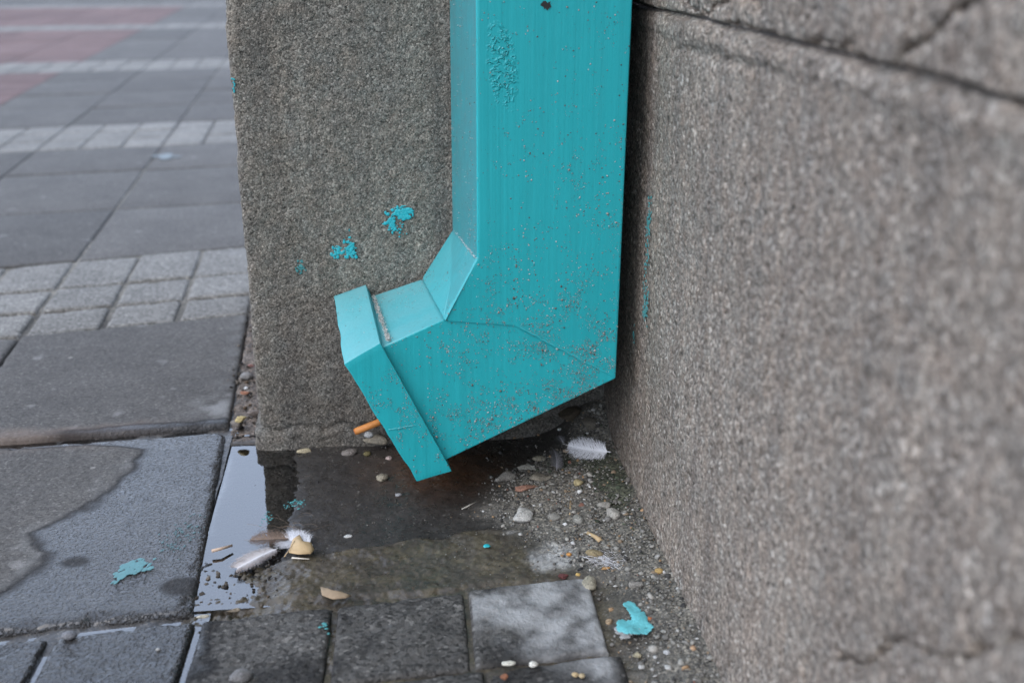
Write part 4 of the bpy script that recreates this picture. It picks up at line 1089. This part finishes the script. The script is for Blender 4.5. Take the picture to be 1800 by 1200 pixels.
zz = [(-0.3126, -0.1984, 0.0080), (-0.3085, -0.2107, 0.0070), (-0.3016, -0.2126, 0.0060), (-0.2987, -0.2238, 0.0040), (-0.3013, -0.2313, 0.0020), (-0.3115, -0.2314, 0.0010), (-0.3200, -0.2268, 0.0010), (-0.3187, -0.2141, 0.0040), (-0.3176, -0.2059, 0.0070)]
husk('seed_husk', [(p[0], p[1]) for p in zz], .0035, .005, plain('tan_husk', (.44, .31, .16), .65, .3, 120), 'tan pointed husk lying on the feathers beside the puddle', 'husk')
zz = [(-0.2909, -0.2794, 0.0040), (-0.2886, -0.2796, 0.0040), (-0.2847, -0.2868, 0.0030), (-0.2738, -0.2881, 0.0020), (-0.2659, -0.2939, 0.0020), (-0.2699, -0.2976, 0.0010), (-0.2803, -0.2973, 0.0010), (-0.2891, -0.2914, 0.0020)]
husk('dry_leaf', [(p[0], p[1]) for p in zz], .001, .0035, plain('dry_leaf', (.25, .18, .11), .7, .4, 160), 'curled brown dry leaf at the head of the joint between dark setts', 'leaf')

def stick(name, pts, r, mat, label, cat, taper=.5, sides=7):
    V = []; F = []; n = len(pts)
    P = [Vector(p) for p in pts]
    for i, p in enumerate(P):
        t = (P[min(n - 1, i + 1)] - P[max(0, i - 1)]).normalized(); u = t.cross(Vector((0, 0, 1))).normalized(); w = u.cross(t)
        rr = r * (1 - (1 - taper) * i / (n - 1)) * random.uniform(.88, 1.12)
        for k in range(sides):
            a = 2 * math.pi * k / sides; V.append(p + u * rr * math.cos(a) + w * rr * math.sin(a))
    for i in range(n - 1):
        for k in range(sides): F.append((i * sides + k, i * sides + (k + 1) % sides, (i + 1) * sides + (k + 1) % sides, (i + 1) * sides + k))
    F += [tuple(range(sides))[::-1], tuple(range((n - 1) * sides, n * sides))]
    o = link(name, mesh(name, V, F, True), None, [mat]); recentre(o, P[0])
    return tag(o, label, cat)
M_STRAW = plain('straw', (.42, .30, .16), .7, .35, 300)
M_TWIG = plain('twig', (.45, .33, .24), .7, .35, 300)
stick('twig', [(-0.3874, -0.2094, 0.0000), (-0.3799, -0.2073, 0.0005), (-0.3712, -0.2001, -0.0010)], .0016, M_TWIG, 'short brown twig bridging the slab edge and the puddle', 'twig', .7)
stick('straw', [(-0.0588, -0.2223, 0.0048), (-0.0532, -0.2304, 0.0052), (-0.0498, -0.2390, 0.0055)], .0016, M_STRAW, 'tan bark sliver in the gravel, right of the middle', 'bark sliver', 1.6)
stick('straw', [(-0.0634, -0.1626, 0.0044), (-0.0666, -0.1782, 0.0042), (-0.0701, -0.1953, 0.0040)], .0009, M_STRAW, 'thin straw standing upright in the gravel above the oval pebble', 'straw', .6)
stick('straw', [(-0.1653, -0.1532, -0.0038), (-0.1577, -0.1466, -0.0036), (-0.1502, -0.1414, -0.0033)], .0010, plain('pale_straw', (.36, .34, .29), .8), 'pale thin straw piece on the concrete left of the triangular stone', 'straw', .8)
stick('quill', [(-0.3232, -0.2322, 0.0040), (-0.3202, -0.2266, 0.0060), (-0.3158, -0.2118, 0.0070)], .0005, M_STRAW, 'thin straw quill leaning on the tan husk', 'quill', .5, 5)
stick('quill', [(-0.3174, -0.2298, 0.0010), (-0.3091, -0.2316, 0.0010), (-0.3023, -0.2333, 0.0010)], .0008, plain('bone', (.6, .55, .46), .5), 'pale quill lying below the tan husk', 'quill', .6, 6)
# loose hairs by the feathers
def hairs(name, base, n, L, label, mat, z, spread, seed):
    rng = random.Random(seed); V = []; F = []
    for _ in range(n):
        p = Vector(base) + Vector((rng.gauss(0, .006) * spread, rng.gauss(0, .005) * spread, 0)); a = rng.uniform(0, 6.28); k = rng.gauss(0, 60); b = len(V); l = L * rng.uniform(.5, 1.2); el = rng.uniform(0, .5)
        for i in range(8):
            V += [p + Vector((0, 0, -.00012)), p + Vector((0, 0, .00012)), ]
            a += k * l / 8 * .5
            p = p + Vector((math.cos(a), math.sin(a), math.sin(el) * math.cos(i * .45))) * (l / 8)
        for i in range(7): F.append((b + 2 * i, b + 2 * i + 1, b + 2 * i + 3, b + 2 * i + 2))
    me = mesh(name, V, F); set_float(me, 'along', np.zeros(len(V)))
    o = link(name, me, None, [mat]); recentre(o, base); o['kind'] = 'stuff'
    return tag(o, label, 'fluff')
hairs('plumes', (-0.3271, -0.1825, 0.0020), 36, .030, 'tangle of fine brown plume hairs behind the feathers', plain('hair', (.20, .15, .11), .7), 0, 1.2, 5)
hairs('down', (-0.0501, -0.2703, 0.0052), 110, .016, 'white down tuft caught in the gravel above the oval pebble', MF_W, 0, .8, 6)

# orange cigarette filter leaning behind the collar
def filter_tip():
    a = Vector((-0.2668, -0.0160, 0.0172)); b = Vector((-0.2400, -0.0130, 0.0263))
    root = thing('cigarette_butt', 'orange cigarette filter leaning on the pillar beside the pipe collar', 'cigarette butt', a)
    d = b - a
    def tube(name, s0, s1, r, mat, cap):
        V = []; F = []; n = 14
        t = d.normalized(); u = t.cross(Vector((0, 1, 0))).normalized(); w = u.cross(t)
        prof = [(s0, r * .86), (s0 + .0006, r), (s1 - .0006, r * .98), (s1, r * .9)]
        for s, rr in prof:
            for k in range(n):
                an = 2 * math.pi * k / n; V.append(t * s + u * rr * math.cos(an) * random.uniform(.96, 1.04) + w * rr * math.sin(an))
        for i in range(3):
            for k in range(n): F.append((i * n + k, i * n + (k + 1) % n, (i + 1) * n + (k + 1) % n, (i + 1) * n + k))
        F.append(tuple(range(n))[::-1]); F.append(tuple(range(3 * n, 4 * n)))
        link(name, mesh(name, V, F, True), root, [mat])
    m1 = plain('orange_paper', (.52, .20, .045), .6, .25, 250); m2 = plain('stained_filter', (.50, .17, .04), .8, .3, 400)
    tube('wrapper', .0012, d.length, .0038, m1, True)
    tube('filter_end', 0, .0014, .0034, m2, True)
filter_tip()
